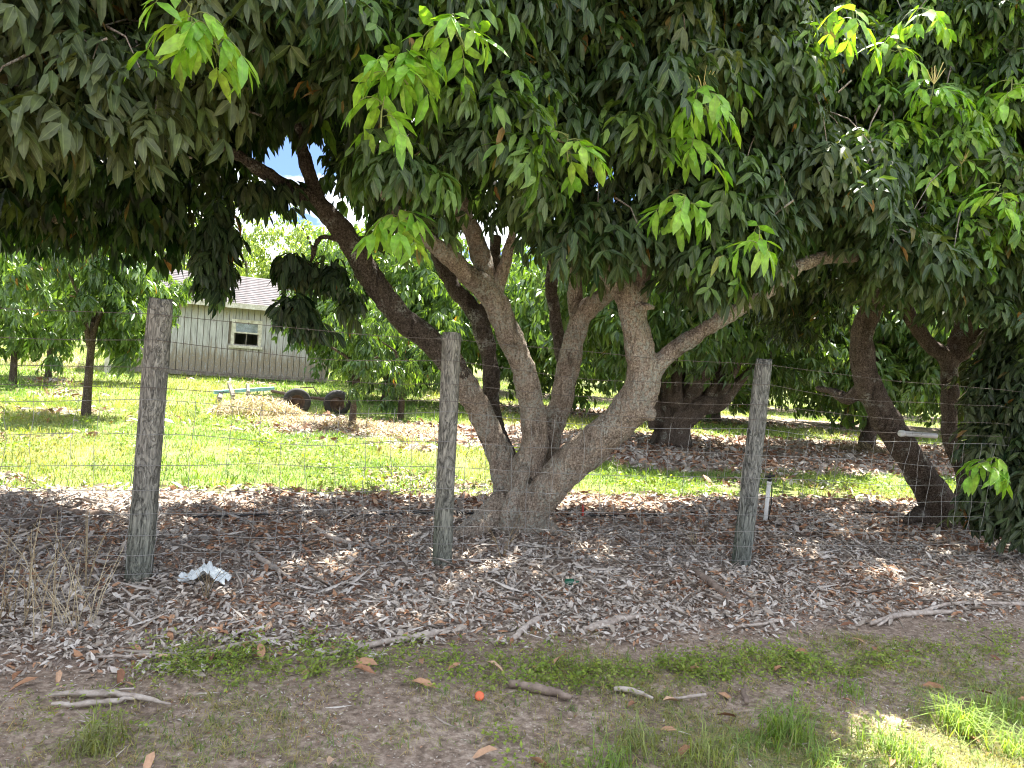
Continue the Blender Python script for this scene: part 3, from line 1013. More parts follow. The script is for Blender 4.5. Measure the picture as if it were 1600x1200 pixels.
def lobes(rows, r):
    """explicit hanging masses: (px, py, Y, rx, ry, rz, count)"""
    out = []
    for px, py, Y, rx, ry, rz, n in rows:
        c = np.array(at(px, py, Y))
        v = r.normal(0, 1, (n, 3))
        v /= np.linalg.norm(v, axis=1)[:, None]
        v *= (r.random(n) ** 0.4)[:, None]
        out.append(c + v * np.array((rx, ry, rz)))
    return np.concatenate(out)


def near_crown(tree, inv, pieces, r):
    """pieces: (positions, protos, scale, age, dust)"""
    parts = []
    for pos, protos, s, age, dust in pieces:
        n = len(pos)
        sc_ = s * r.uniform(0.85, 1.15, n)
        ag = np.clip(age + (r.random(n) < 0.05) * r.uniform(.1, .4, n), 0, 1)
        if age > 0.02:
            dm = np.linalg.norm(pos[:, None] - SPOTS[None], axis=2).min(1)
            ag = np.where((dm < .42) & (r.random(n) < .35), r.uniform(.12, .45, n), ag)
        if age > 0.04:
            uu, nn_ = un(pos[:, 0], pos[:, 1])
            ag = np.where((pos[:, 2] > 2.75) & (uu > 2.3) & (r.random(n) < .15 + .42 * np.clip(uu - 2.3, 0, 1)), r.uniform(.35, .9, n), ag)  # more young, brighter leaf colour here, partly painting in the upper-right backlit glow
        du = np.clip(dust + r.normal(0, 0.18, n), 0, 1)
        parts.append(merge(protos, pos - inv, sc_, ag, du, r=r, tilt=0.22))
    V, F, C = cat(parts)
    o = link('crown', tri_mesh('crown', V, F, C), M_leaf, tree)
    tw = MB()
    P = pieces[0][0]
    for q in P[r.permutation(len(P))[:420]]:
        q = Vector(q - inv)
        d = Vector((r.normal(0, .22), .35 + r.normal(0, .2), .22 + r.normal(0, .16)))
        tw.tube([q + Vector((0, 0, -.02)), q + d * .45 + Vector((0, 0, .05)), q + d], [.003, .005, .008], 4, False)
    tag(tw.build('twigs', M_bark, tree, True), kind='stuff')
    return tag(o, kind='stuff')


r1 = np.random.default_rng(21)
cur = curtain(-2.35, 2.95, 2050, r1)
cur, cur2 = split_view(cur[keep_gap(cur, 0.05)])
vol = crown_volume(0.2, 0.1, 1500, r1, 3.2, 3.1, 6.5, 3.0)
vol = vol[keep_gap(vol)]
small = lobes([(338, 370, 5.75, 0.12, 0.18, 0.28, 26), (338, 425, 5.75, 0.10, 0.12, 0.10, 12), (400, 295, 5.85, 0.22, 0.15, 0.06, 10), (450, 300, 5.9, .1, .1, .05, 4),
               (470, 415, 5.85, 0.14, 0.12, 0.06, 10), (462, 480, 5.75, 0.13, 0.10, 0.05, 12), (478, 500, 5.75, 0.10, 0.10, 0.04, 6), (515, 430, 5.9, 0.12, 0.15, 0.10, 12), (545, 470, 6.2, .1, .1, .1, 4)], r1)
hang = lobes([(520, 300, 6.6, 0.25, 0.4, 0.5, 20), (530, 200, 6.4, 0.5, 0.6, 0.4, 34), (430, 150, 6.6, 0.7, 0.6, 0.25, 34), (590, 300, 6.6, 0.3, 0.5, 0.4, 20)], r1)
hang = hang[keep_gap(hang)]
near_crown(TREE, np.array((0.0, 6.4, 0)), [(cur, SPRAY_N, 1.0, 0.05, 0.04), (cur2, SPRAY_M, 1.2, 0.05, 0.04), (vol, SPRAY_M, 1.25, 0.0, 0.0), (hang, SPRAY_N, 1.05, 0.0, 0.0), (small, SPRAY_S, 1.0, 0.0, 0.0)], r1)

r2 = np.random.default_rng(22)
cur, cur2 = split_view(curtain(2.75, 7.4, 1550, r2))
vol = crown_volume(5.3, 0.1, 1300, r2, 3.3, 3.0, 6.4, 3.0)
hang = lobes([(1600, 560, 7.3, 0.40, 0.5, 0.45, 50), (1605, 650, 7.0, 0.45, 0.5, 0.5, 60), (1590, 735, 6.9, 0.42, 0.4, 0.45, 50), (1590, 790, 6.9, 0.42, 0.35, 0.25, 36),
              (1680, 700, 6.8, 0.5, 0.5, 0.9, 60), (1540, 440, 7.6, 0.8, 0.5, 0.2, 40),
              (1300, 430, 8.6, 0.9, 0.8, 0.3, 60), (1240, 480, 9.0, 0.5, 0.6, 0.35, 30)], r2)
hang = hang[hang[:, 2] > 0.32]
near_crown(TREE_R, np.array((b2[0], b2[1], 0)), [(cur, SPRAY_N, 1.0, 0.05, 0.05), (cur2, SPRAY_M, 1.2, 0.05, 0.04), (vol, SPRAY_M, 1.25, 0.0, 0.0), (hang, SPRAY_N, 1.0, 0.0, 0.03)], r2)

r3 = np.random.default_rng(23)
cur = curtain(-7.5, -2.2, 2200, r3)
cur, cur2 = split_view(cur[keep_gap(cur, 0.05)])
vol = crown_volume(-5.0, 0.1, 1500, r3, 3.4, 3.0, 6.3, 3.15)
vol = vol[keep_gap(vol)]
hang = lobes([(40, 315, 7.2, 0.8, 0.6, 0.30, 42), (190, 320, 7.2, 0.6, 0.5, 0.22, 30), (280, 345, 7.0, 0.3, 0.4, 0.16, 10), (30, 255, 6.4, 0.6, 0.6, 0.35, 40), (240, 270, 6.4, 0.6, 0.5, 0.25, 30)], r3)
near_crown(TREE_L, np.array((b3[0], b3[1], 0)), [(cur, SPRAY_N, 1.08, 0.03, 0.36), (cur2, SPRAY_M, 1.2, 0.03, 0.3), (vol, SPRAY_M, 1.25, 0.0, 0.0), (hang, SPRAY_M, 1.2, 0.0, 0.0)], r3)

# young bright shoots: a twig with its leaves one by one
rf = np.random.default_rng(31)
LEAF_VARIANTS = []
for k in range(8):
    V, Fc, A = leaf_verts(0.15 * rf.uniform(.9, 1.1), 0.050 * rf.uniform(.9, 1.15), rf.uniform(.08, .32), rf.uniform(.2, .5), 8, rf.uniform(-.4, .4))
    C = np.stack([np.full(8, rf.random()), np.full(8, 1.0), np.zeros(8), A], 1)
    me = tri_mesh('leaf', V, Fc, C)
    me.materials.append(M_leaf)
    LEAF_VARIANTS.append(me)


def shoot(tree, px, py, Y, size, n_c, pairs, bloom=False, spread=1.0):
    c = shoot_spot(px, py, Y)
    sp = spray(rf, n_c, pairs, 0.145, 0.050, 8, 0.18 * size, rf.uniform(.5, .75), 1.15, True, .25)
    mb = MB()
    mb.tube([(0.02, 0.05, -0.10), (0, 0.02, -0.03), (0, 0, 0.05)], [0.006, 0.005, 0.003], 5)
    for pts in sp['paths']:
        mb.tube([tuple(q) for q in pts], [0.003, 0.0028, 0.0026, 0.0024, 0.002, 0.0015], 4)
    tw = mb.build('shoot_twig', M_twig, tree)
    tw.location = c - tree.location
    tw.rotation_euler = (rf.normal(0, .12), rf.normal(0, .12), rf.uniform(0, 6.28))
    for q, B, s in sp['frames']:
        o = link('leaf', LEAF_VARIANTS[rf.integers(0, 8)], None, tw)
        Mx = Matrix([[B[i][j] for j in range(3)] for i in range(3)]).to_4x4()
        Mx.translation = Vector(q)
        o.matrix_local = Mx @ Matrix.Diagonal((s * 1.12, s * 1.12, s, 1))
    if bloom:
        mb = MB()
        for k in range(9):
            d = Vector((rf.normal(0, .5), rf.normal(0, .5), 1)).normalized()
            mb.tube([(0, 0, 0.04), d * 0.08 + Vector((0, 0, .04)), d * rf.uniform(.12, .2) + Vector((rf.normal(0, .02), 0, .04))], [0.003, 0.003, 0.002], 4)
        mb.build('flower_spike', M_bloom, tw)


for a in SHOOTS_M:
    shoot(TREE, *a)
for a in SHOOTS_L:
    shoot(TREE_L, *a)
for a in SHOOTS_R:
    shoot(TREE_R, *a)

# ------------------------------------------------------------------ rows behind
def back_tree(u, n, height, radius, label, seed, young=False, lowz=1.2, group='grove trees in the rows behind', mat=M_leaf_far, count=520, loc=None,
              stems=4, stem_r=0.16, protos=SPRAY_F, scale=1.35, age=0.08, cat_='tree', name='grove_tree', dust=0.0, squash=1.0, cache=None):
    r = np.random.default_rng(seed)
    x, y = xy(u, n) if loc is None else loc
    base = gzf(x, y) if y < 60 else -0.05
    t = empty(name, (x, y, base), label, cat_, group)
    mb = MB()
    fork = 0.12 * height if not young else 0.45 * height
    mb.tube(spline([(0, 0, -0.1, stem_r * 1.5), (0.0, 0.03, fork * .5, stem_r * 1.12), (r.normal(0, .05), r.normal(0, .05), fork, stem_r)], 4)[:, :3],
            list(spline([(0, 0, -0.1, stem_r * 1.5), (0, 0, fork * .5, stem_r * 1.12), (0, 0, fork, stem_r)], 4)[:, 3]), 10)
    for k in range(stems):
        an = 2 * math.pi * (k + r.uniform(-.3, .3)) / stems
        d = np.array((math.cos(an), math.sin(an)))
        h = height * r.uniform(.55, .75)
        rr = radius * r.uniform(.35, .65)
        rows = [(0, 0, fork * .75, stem_r * .8), (d[0] * rr * .3, d[1] * rr * .3, fork + (h - fork) * .3, stem_r * .62),
                (d[0] * rr * .75 + r.normal(0, .1), d[1] * rr * .75 + r.normal(0, .1), fork + (h - fork) * .65, stem_r * .45), (d[0] * rr, d[1] * rr, h, stem_r * .22)]
        S = spline(rows, 5)
        mb.tube(S[:, :3], list(S[:, 3]), 8)
    mb.build('trunk', M_bark2, t, True)
    key = (height, radius, lowz, count, seed % 2)
    if cache is not None and key in cache:
        o = link('crown', cache[key], None, t)
        o.rotation_euler = (0, 0, r.uniform(0, 6.28))
        tag(o, kind='stuff')
        return t
    th = r.uniform(0, 2 * math.pi, count * 2)
    cz = r.uniform(-1, 1, count * 2)
    rad = r.random(count * 2) ** 0.45
    q = np.sqrt(1 - cz ** 2)
    bump = 1 + 0.22 * wob(np.cos(th) * 2 + seed, np.sin(th) * 2 + cz * 2.5, 1.4, seed % 7)
    X, Y, Z = q * np.cos(th) * radius * rad * bump, q * np.sin(th) * radius * rad * bump * squash, cz * rad * bump
    zc = (height + lowz) / 2
    Z = zc + Z * (height - lowz) / 2
    P = np.stack([X, Y, Z], 1)
    if young:
        clump = wob(P[:, 0] * 1.7 + seed, P[:, 1] * 1.7 + P[:, 2] * 1.9, 1.6, 3) > -0.35
        P = P[clump]
    P = P[:count]
    V, F, C = merge(protos, P, scale * r.uniform(.8, 1.2, len(P)), np.clip(age + (r.random(len(P)) < .12) * r.uniform(.2, .7, len(P)), 0, 1), dust, r=r, tilt=.3)
    o = tag(link('crown', tri_mesh('crown', V, F, C), mat, t), kind='stuff')
    if cache is not None:
        cache[key] = o.data
    return t


CACHE = {}
# second row
T2 = back_tree(6.1, 6.9, 5.2, 3.1, 'old fruit tree with thick gnarled stump-like trunk behind the elbowed limb', 41, lowz=1.35, count=1000, stems=6, stem_r=0.22)
mbx = MB()
for pth in ([(-0.05, 0, -0.1, .48), (-.05, 0, .35, .36), (-.1, 0, .85, .29), (-.25, 0, 1.5, .15), (-.5, 0, 2.4, .10)],
            [(0, 0, .5, .33), (.45, -.1, .85, .22), (.85, -.1, .95, .16), (1.3, 0, 1.5, .09), (1.9, .1, 2.1, .07)],
            [(.2, 0, .6, .3), (.35, 0, 1.3, .15), (.5, 0, 2.3, .11)], [(.5, 0, .8, .2), (.8, 0, 1.4, .11), (1.1, 0, 2.3, .08)], [(-.3, 0, .4, .25), (-.55, -.1, 1.0, .14), (-.8, -.1, 2.0, .10)],
            [(.7, 0, .9, .15), (1.0, -.2, 1.5, .08), (1.3, -.2, 2.3, .06)]):
    S = spline(pth, 6)
    mbx.tube(S[:, :3], list(S[:, 3]), 12)
mbx.build('gnarled_stem', M_bark2, T2, True)
back_tree(11.3, 7.0, 5.2, 2.9, 'dark fruit tree right of the gnarled one in the second row', 42, lowz=1.05, count=800)
back_tree(16.5, 7.2, 5.2, 2.9, 'fruit tree behind the hanging foliage at the right edge in the second row', 43, lowz=0.9, count=700)
# third and fourth rows
k = 50
names3 = ['sunlit fruit tree seen between the stems of the big tree', 'fruit tree seen through the fork right of the big tree in the third row', 'fruit tree of the third row above the far bright grass',
          'fork-trunked fruit tree of the third row behind the leaning right-hand stem', 'last fruit tree of the third row at the far right']
for i, u in enumerate((1.6, 6.6, 11.6, 16.9, 22.5)):
    back_tree(u, 13.7 + 0.4 * math.sin(u), 5.0, 3.2, names3[i], k + i, lowz=0.65, count=720, age=0.15, stem_r=.18, cache=CACHE)
back_tree(8.5, 21.5, 5.2, 3.2, 'fruit tree of the fourth row glimpsed between the middle stems', 61, lowz=0.5, count=560, age=0.15, stem_r=.18)
back_tree(19.0, 21.5, 5.2, 3.2, 'fruit tree of the fourth row glimpsed between right post and leaning stem', 63, lowz=0.5, count=560, age=0.15, stem_r=.18)
# the far wood that closes the grove, one mass
rw = np.random.default_rng(70)
spots_far = [xy(u, 21.5) for u in (3.4, 13.8, 24.5, 30.0)] + [xy(u, 36.0) for u in (5.0, 12.0, 19.0, 26.0, 33.0, 40.0, 48.0)]
spots_far += [(at(px, 560, Y).x, Y) for px, Y in ((-60, 38), (110, 45), (215, 60), (560, 58))]
parts = []
for cx, cy in spots_far:
    rad_, hh = (3.2, 5.2) if cy < 38 else (4.6, 7.0)
    v = rw.normal(0, 1, (280, 3))
    v = v / np.linalg.norm(v, axis=1)[:, None] * (rw.random(280) ** .42)[:, None]
    P = np.stack([cx + v[:, 0] * rad_, cy + v[:, 1] * rad_, .5 + (v[:, 2] + 1) * .5 * hh], 1)
    parts.append(merge(SPRAY_F, P, 1.8 * rw.uniform(.8, 1.2, 280), (rw.random(280) < .12) * .5 + .1, 0, r=rw, tilt=.3))
V, F, C = cat(parts)
tag(link('treeline', tri_mesh('treeline', V, F, C), M_leaf_far), 'far mass of dark green trees closing the grove behind the rows', 'trees', None, 'stuff')
# left side: young trees in the second row
def gpos(px, py):
    p = on_ground(px, py, -0.03)
    return (p.x, p.y)


back_tree(0, 0, 3.5, 1.2, 'young fruit tree on a thin trunk left of the leaning left fence post', 81, True, 0.95, 'young trees beyond the fence', M_leaf_far, 130, gpos(134, 650), 3, 0.055, SPRAY_T, 1.0, 0.10, name='young_tree')
back_tree(0, 0, 3.3, 1.5, 'pale leafed young tree at the left edge behind the fence', 82, True, 0.7, 'young trees beyond the fence', M_leaf_far, 150, gpos(20, 600), 3, 0.06, SPRAY_T, 1.1, 0.18, name='young_tree')
back_tree(0, 0, 3.6, 1.5, 'young fruit tree half hidden behind the thin-trunked one at left', 83, True, 0.9, 'young trees beyond the fence', M_leaf_far, 150, gpos(75, 590), 3, 0.06, SPRAY_T, 1.1, 0.15, name='young_tree')
back_tree(0, 0, 3.4, 1.1, 'bushy young tree beside the corner of the shed', 84, True, 1.5, 'young trees beyond the fence', M_leaf_far, 90, gpos(225, 598), 3, 0.06, SPRAY_T, 1.1, 0.25, name='young_tree')
back_tree(0, 0, 2.3, 0.75, 'spindly young tree right of the old wheels', 85, True, 0.55, 'young trees beyond the fence', M_leaf_far, 40, gpos(550, 668), 3, 0.05, SPRAY_T, 0.85, 0.05, name='young_tree')
back_tree(0, 0, 2.6, 1.0, 'second spindly young tree, close left of the middle post', 86, True, 0.35, 'young trees beyond the fence', M_leaf_far, 60, gpos(625, 655), 3, 0.055, SPRAY_T, 0.85, 0.05, name='young_tree')
# behind the shed
for i, (px, Y, h, rad, low, lab) in enumerate([(395, 46, 10.5, 5.5, 3.2, 'airy light green tree with bare branching limbs behind the shed roof'), (300, 52, 8.5, 5.0, 2.0, 'airy light tree behind the left end of the shed roof'),
                                               (520, 44, 8.0, 4.0, 1.5, 'light green tree rising behind the right end of the shed')]):
    p = at(px, 560, Y)
    back_tree(0, 0, h, rad, lab, 90 + i, False, low, 'tall trees behind the shed', M_leaf_airy, 420 if i else 300, (p.x, p.y), 7, 0.2, SPRAY_F, 1.7 if i else 1.5, 0.1, name='tall_tree')

# ------------------------------------------------------------------ shed
uw = Vector((U2[0], U2[1], 0))
pm = at(350, 560, 25.0)
c0 = Vector((pm.x, pm.y, 0)) - uw * 3.04
SHED = empty('shed', (c0.x, c0.y, -0.05), 'weathered white board shed with grey shingle roof and one window', 'shed', None, R_(20))
WL, WH0, WH1, DEP = 6.5, 0.16, 2.62, 5.2
win_x0, win_x1, win_z0, win_z1 = 3.32, 4.10, 1.18, 1.92
bw = WL / 33
mbfull = MB().box(0, bw - 0.02, -0.022, 0, WH0, WH1).mesh('siding_board')
mblow = MB().box(0, bw - 0.02, -0.022, 0, WH0, win_z0 - 0.02).mesh('siding_board_low')
mbhigh = MB().box(0, bw - 0.02, -0.022, 0, win_z1 + 0.02, WH1).mesh('siding_board_high')
rb = random.Random(4)
for i in range(33):
    x0 = i * bw
    if x0 + bw > win_x0 and x0 < win_x1:
        pcs = (mblow, mbhigh)
    else:
        pcs = (mbfull,)
    for me in pcs:
        o = link('siding_board', me, M_siding, SHED)
        o.location = (x0, rb.uniform(-.006, .004), rb.uniform(-.02, .02))
mb = MB()
mb.box(0.0, WL, 0.03, 0.1, WH0, win_z0)
mb.box(0.0, WL, 0.03, 0.1, win_z1, WH1)
mb.box(0.0, win_x0, 0.03, 0.1, win_z0, win_z1)
mb.box(win_x1, WL, 0.03, 0.1, win_z0, win_z1)
mb.build('wall_lining', M_oldwood, SHED)
for nm, (xa, xb) in (('side_wall', (-0.02, 0.08)), ('side_wall', (WL - 0.08, WL + 0.02))):
    MB().add([(xa, .1, WH0), (xb, .1, WH0), (xb, DEP, WH0), (xa, DEP, WH0), (xa, .1, WH1), (xb, .1, WH1), (xb, DEP, WH1), (xa, DEP, WH1), (xa, DEP / 2, WH1 + .98), (xb, DEP / 2, WH1 + .98)],
             [(0, 1, 2, 3), (0, 4, 5, 1), (3, 2, 6, 7), (0, 3, 7, 8, 4), (1, 5, 9, 6, 2), (4, 8, 9, 5), (8, 7, 6, 9)]).build(nm, M_siding, SHED)
MB().box(0, WL, DEP - .06, DEP, WH0, WH1).build('back_wall', M_siding, SHED)
MB().box(-0.04, WL + 0.04, -0.05, -0.026, WH0 - 0.12, WH0 + 0.03).build('skirting_board', M_oldwood, SHED)
pier = MB().box(-.18, .18, 0.05, .4, -.15, WH0 - .02).mesh('pier')
for i in range(5):
    o = link('pier', pier, M_blockm, SHED)
    o.location = (0.25 + i * 1.5, 0, 0)
# roof: courses of shingles, lapped
ROOF = link('roof', MB().add([(-.35, -.36, WH1 - .10), (WL + .35, -.36, WH1 - .10), (WL + .35, DEP / 2, WH1 + 1.03), (-.35, DEP / 2, WH1 + 1.03), (WL + .35, DEP + .36, WH1 - .10), (-.35, DEP + .36, WH1 - .10),
                              (-.35, -.36, WH1 - .16), (WL + .35, -.36, WH1 - .16), (WL + .35, DEP / 2, WH1 + .97), (-.35, DEP / 2, WH1 + .97), (WL + .35, DEP + .36, WH1 - .16), (-.35, DEP + .36, WH1 - .16)],
                             [(0, 1, 2, 3), (3, 2, 4, 5), (6, 9, 8, 7), (9, 11, 10, 8), (0, 6, 7, 1), (5, 4, 10, 11), (0, 3, 9, 6), (3, 5, 11, 9), (1, 7, 8, 2), (2, 8, 10, 4)]).mesh('roof'), M_shingle, SHED)
sl = Vector((0, DEP / 2 + .36, 1.13))
nc = 16
nrm = Vector((0, -1.13, DEP / 2 + .36)).normalized()
course = MB()
cl = sl.length / nc
course.add([(-.36, 0, 0.004), (WL + .36, 0, 0.004), (WL + .36, 0, 0.02), (-.36, 0, 0.02), (-.36, cl * 1.08, 0.003), (WL + .36, cl * 1.08, 0.003)], [(0, 1, 2, 3), (3, 2, 5, 4), (0, 3, 4), (1, 5, 2), (0, 4, 5, 1)])
cm = course.mesh('shingle_course')
ang = math.atan2(1.13, DEP / 2 + .36)
for i in range(nc):
    q = sl * (i / nc)
    o = link('shingle_course', cm, M_shingle, ROOF)
    o.location = (rb.uniform(-.03, .03), -.36 + q.y, WH1 - .10 + q.z)
    o.rotation_euler = (ang, 0, 0)
MB().box(-.36, WL + .36, -.405, -.362, WH1 - .24, WH1 - .07).build('fascia', M_trim, SHED)
MB().box(-.33, WL + .33, -.358, -.03, WH1 - .19, WH1 - .165).build('soffit', M_oldwood, SHED)
WIN = MB()
WIN.box(win_x0 - .10, win_x0, -.05, -.024, win_z0 - .04, win_z1 + .10)
WIN.box(win_x1, win_x1 + .10, -.05, -.024, win_z0 - .04, win_z1 + .10)
WIN.box(win_x0, win_x1, -.048, -.024, win_z1, win_z1 + .098)
WIN = WIN.build('window', M_trim, SHED)
MB().box(win_x0 - .15, win_x1 + .15, -.09, -.024, win_z0 - .13, win_z0 - .045).build('sill', M_trim, WIN)
zm = (win_z0 + win_z1) / 2 + .03
s = MB()
s.box(win_x0, win_x1, -.03, .0, zm - .03, zm + .02)
s.box(win_x0, win_x1, -.03, .0, win_z1 - .035, win_z1)
s.box(win_x0, win_x0 + .04, -.03, .0, zm + .02, win_z1 - .035)
s.box(win_x1 - .04, win_x1, -.03, .0, zm + .02, win_z1 - .035)
s.build('sash', M_trim, WIN)
MB().box(win_x0 + .04, win_x1 - .04, -.018, -.012, zm + .02, win_z1 - .035).build('pane', M_glass, WIN)
MB().box(win_x0 + .02, win_x1 - .02, .02, .028, zm + .0, win_z1).build('blind', M_trim, WIN)
s = MB()
s.box(win_x0, win_x1, .0, .028, win_z0 - .04, win_z0 + .0)
s.box(win_x0, win_x0 + .035, .0, .028, win_z0, zm)
s.box(win_x1 - .035, win_x1, .0, .028, win_z0, zm)
s.box((win_x0 + win_x1) / 2 - .012, (win_x0 + win_x1) / 2 + .012, .003, .022, win_z0, zm)
s.build('lower_sash', M_oldwood, WIN)

# ------------------------------------------------------------------ old trailer frame with wheels
tg = on_ground(460, 648, -0.03)
TR = empty('trailer_frame', (tg.x, tg.y, -0.04), 'rusting trailer frame with two tyres and a turquoise beam in dry brush', 'trailer')


def tl(px, py, Y):
    return at(px, py, Y) - TR.location


pa, pb = tl(335, 613, 15.6), tl(428, 607, 16.4)
mb = MB()
dv = (pb - pa)
sd = Vector((-dv.y, dv.x, 0)).normalized() * 0.05
V = []
for p_ in (pa, pb):
    for s_, z_ in ((-1, -.035), (1, -.035), (1, .035), (-1, .035)):
        V.append(p_ + sd * s_ + Vector((0, 0, z_)))
mb.add(V, [(0, 1, 2, 3), (4, 7, 6, 5), (0, 4, 5, 1), (1, 5, 6, 2), (2, 6, 7, 3), (3, 7, 4, 0)])
mb.build('beam', M_blue, TR)
for (qx, qy, tx, ty, w) in ((364, 618, 358, 599, .05), (388, 612, 387, 601, .04), (343, 622, 345, 613, .06)):
    a_, b_ = tl(qx, qy, 15.55), tl(tx, ty, 15.7)
    mb = MB()
    mb.tube([a_ - Vector((0, 0, .15)), a_, b_], [w, w, w * .9], 4)
    mb.build('stake', M_oldwood, TR)
mb = MB()
mb.tube([tl(425, 611, 16.2), tl(470, 620, 15.6), tl(530, 625, 15.6)], 0.035, 6)
mb.tube([tl(470, 606, 15.9), tl(490, 605, 15.8), tl(497, 616, 15.7)], 0.012, 5)
mb.build('axle', M_rust, TR)
tyre = MB()
prof = [(.155, -.075), (.21, -.092), (.262, -.082), (.282, -.055), (.286, 0.0), (.282, .055), (.262, .082), (.21, .092), (.155, .075), (.155, -.075)]
tyre.lathe(prof, 28, 'y')
for k in range(28):
    an = 2 * math.pi * k / 28
    c_, s_ = math.cos(an), math.sin(an)
tyre_me = tyre.mesh('tyre', True)
rim = MB()
rim.lathe([(.0, -.03), (.05, -.045), (.06, -.02), (.12, -.01), (.135, -.06), (.158, -.07), (.158, .07), (.13, .05), (0, .04)], 24, 'y')
rim_me = rim.mesh('rim', True)
for (px, py, Y, rz, tiltx) in ((464, 625, 15.3, .45, 0.05), (527, 627, 15.7, .35, .15)):
    w = link('tyre', tyre_me, M_rubber, TR)
    w.location = tl(px, py, Y)
    w.location.z = .235
    w.rotation_euler = (tiltx, 0, rz)
    link('rim', rim_me, M_rust, w)


# ------------------------------------------------------------------ fence
POSTS = [((252, 468), (216, 908), 4.49, 0.074, 'leaning grey fence post nearest the camera, at left', 101), ((706, 520), (691, 884), 5.27, 0.069, 'dark grey upright fence post in front of the big tree', 102),
         ((1194, 562), (1157, 884), 5.93, 0.070, 'fence post with pale split top and greenish foot, right of the big tree', 103)]
ptop, pbot = [], []
for (tx, ty), (bx, by), Y, rad, lab, seed in POSTS:
    b_, t_ = at(bx, by, Y), at(tx, ty, Y)
    r = random.Random(seed)
    gb = gzf(b_.x, b_.y)
    prof = []
    mb = MB()
    sides, rings = 20, 26
    V, F = [], []
    h = t_ - b_
    for i in range(rings + 1):
        t = i / rings
        c = (b_ - Vector((0, 0, .25))) * (1 - t) + t_ * t - b_ if i == -1 else (h * (t * 1.12 - .12))
        rr = rad * (1.06 - .10 * t)
        if i == rings:
            rr *= 0.94
        for k in range(sides):
            an = 2 * math.pi * k / sides
            q = Vector((math.cos(an), math.sin(an), 0))
            nz = noise.noise(Vector((q.x * 1.6 + seed, q.y * 1.6, c.z * 0.9))) * .09 + noise.noise(Vector((q.x * 4 + seed, q.y * 4, c.z * 2.4))) * .05
            topz = (noise.noise(Vector((q.x * 2, q.y * 2, seed))) * .02) if i >= rings - 1 else 0
            V.append(c + q * rr * (1 + nz) + Vector((0, 0, topz)))
        if i:
            for k in range(sides):
                k2 = (k + 1) % sides
                F.append(((i - 1) * sides + k, (i - 1) * sides + k2, i * sides + k2, i * sides + k))
    V.append(h + Vector((0, 0, .006)))
    for k in range(sides):
        F.append((rings * sides + k, rings * sides + (k + 1) % sides, len(V) - 1))
    mb.add(V, F)
    o = mb.build('fence_post', M_post, None, True)
    o.location = b_
    tag(o, lab, 'fence post', 'wooden posts of the wire fence')
    ptop.append(t_)
    pbot.append(b_)

FN = Vector((-N2[0], -N2[1], 0))
# fence line: the three posts and one more beyond each edge of the view
base_line = [pbot[0] + Vector((-2.2, -.85, 0)), pbot[0], pbot[1], pbot[2], pbot[2] + Vector((2.3, .80, 0)), pbot[2] + Vector((4.7, 1.6, 0))]
top_line = [base_line[0] + Vector((.05, 0, 1.68)), ptop[0], ptop[1], ptop[2], base_line[4] + Vector((.1, 0, 1.6)), base_line[5] + Vector((.1, 0, 1.6))]
HT = [1.68, 1.70, 1.655, 1.65, 1.62, 1.62]


def fence_pt(s, h):
    """s along the line (0..5 in spans), h metres up"""
    i = min(int(s), 4)
    t = s - i
    def pp(j):
        return base_line[j] + (top_line[j] - base_line[j]) * (h / HT[j])
    p = pp(i) * (1 - t) + pp(i + 1) * t
    near = max(0.0, 1 - min(t, 1 - t) * 12)
    return p + FN * (0.088 * (0.55 + .45 * near))


def strand(h, amp, sag, seed, r):
    pts = []
    for k in range(0, 151):
        s = 5 * k / 150
        t = s - min(int(s), 4)
        p = fence_pt(s, h)
        n_ = noise.noise(Vector((s * 2.3, seed * 3.7, 0)))
        env = math.sin(math.pi * min(max(t, 0), 1))
        pts.append(p + Vector((0, 0, -sag * env + amp * n_ * env)) + FN * (amp * .8 * noise.noise(Vector((s * 1.9, seed * 5.1, 4))) * env))
    return pts


ordw = ['topmost', 'second', 'third', 'fourth']
for i, h in enumerate((1.61, 1.46, 1.30, 1.18)):
    mb = MB()
    pts = strand(h, .025, (.02, .05, .035, .03)[i], i + 1, None)
    mb.tube(pts, 0.0019, 4, False)
    rr = random.Random(200 + i)
    L = len(pts)
    for k in range(2, L - 1, 2):
        p = pts[k] + (pts[k + 1] - pts[k]) * rr.random()
        for s_ in (-1, 1):
            d = Vector((rr.uniform(-.4, .4), rr.uniform(-.3, .3), s_)).normalized() * .014
            mb.tube([p - d * .6, p + d], [.0014, .0008], 3, False)
    o = mb.build('barbed_wire', M_rustwire)
    tag(o, f'{ordw[i]} strand of thin barbed wire strung across all three posts', 'wire', 'barbed wire strands of the fence')

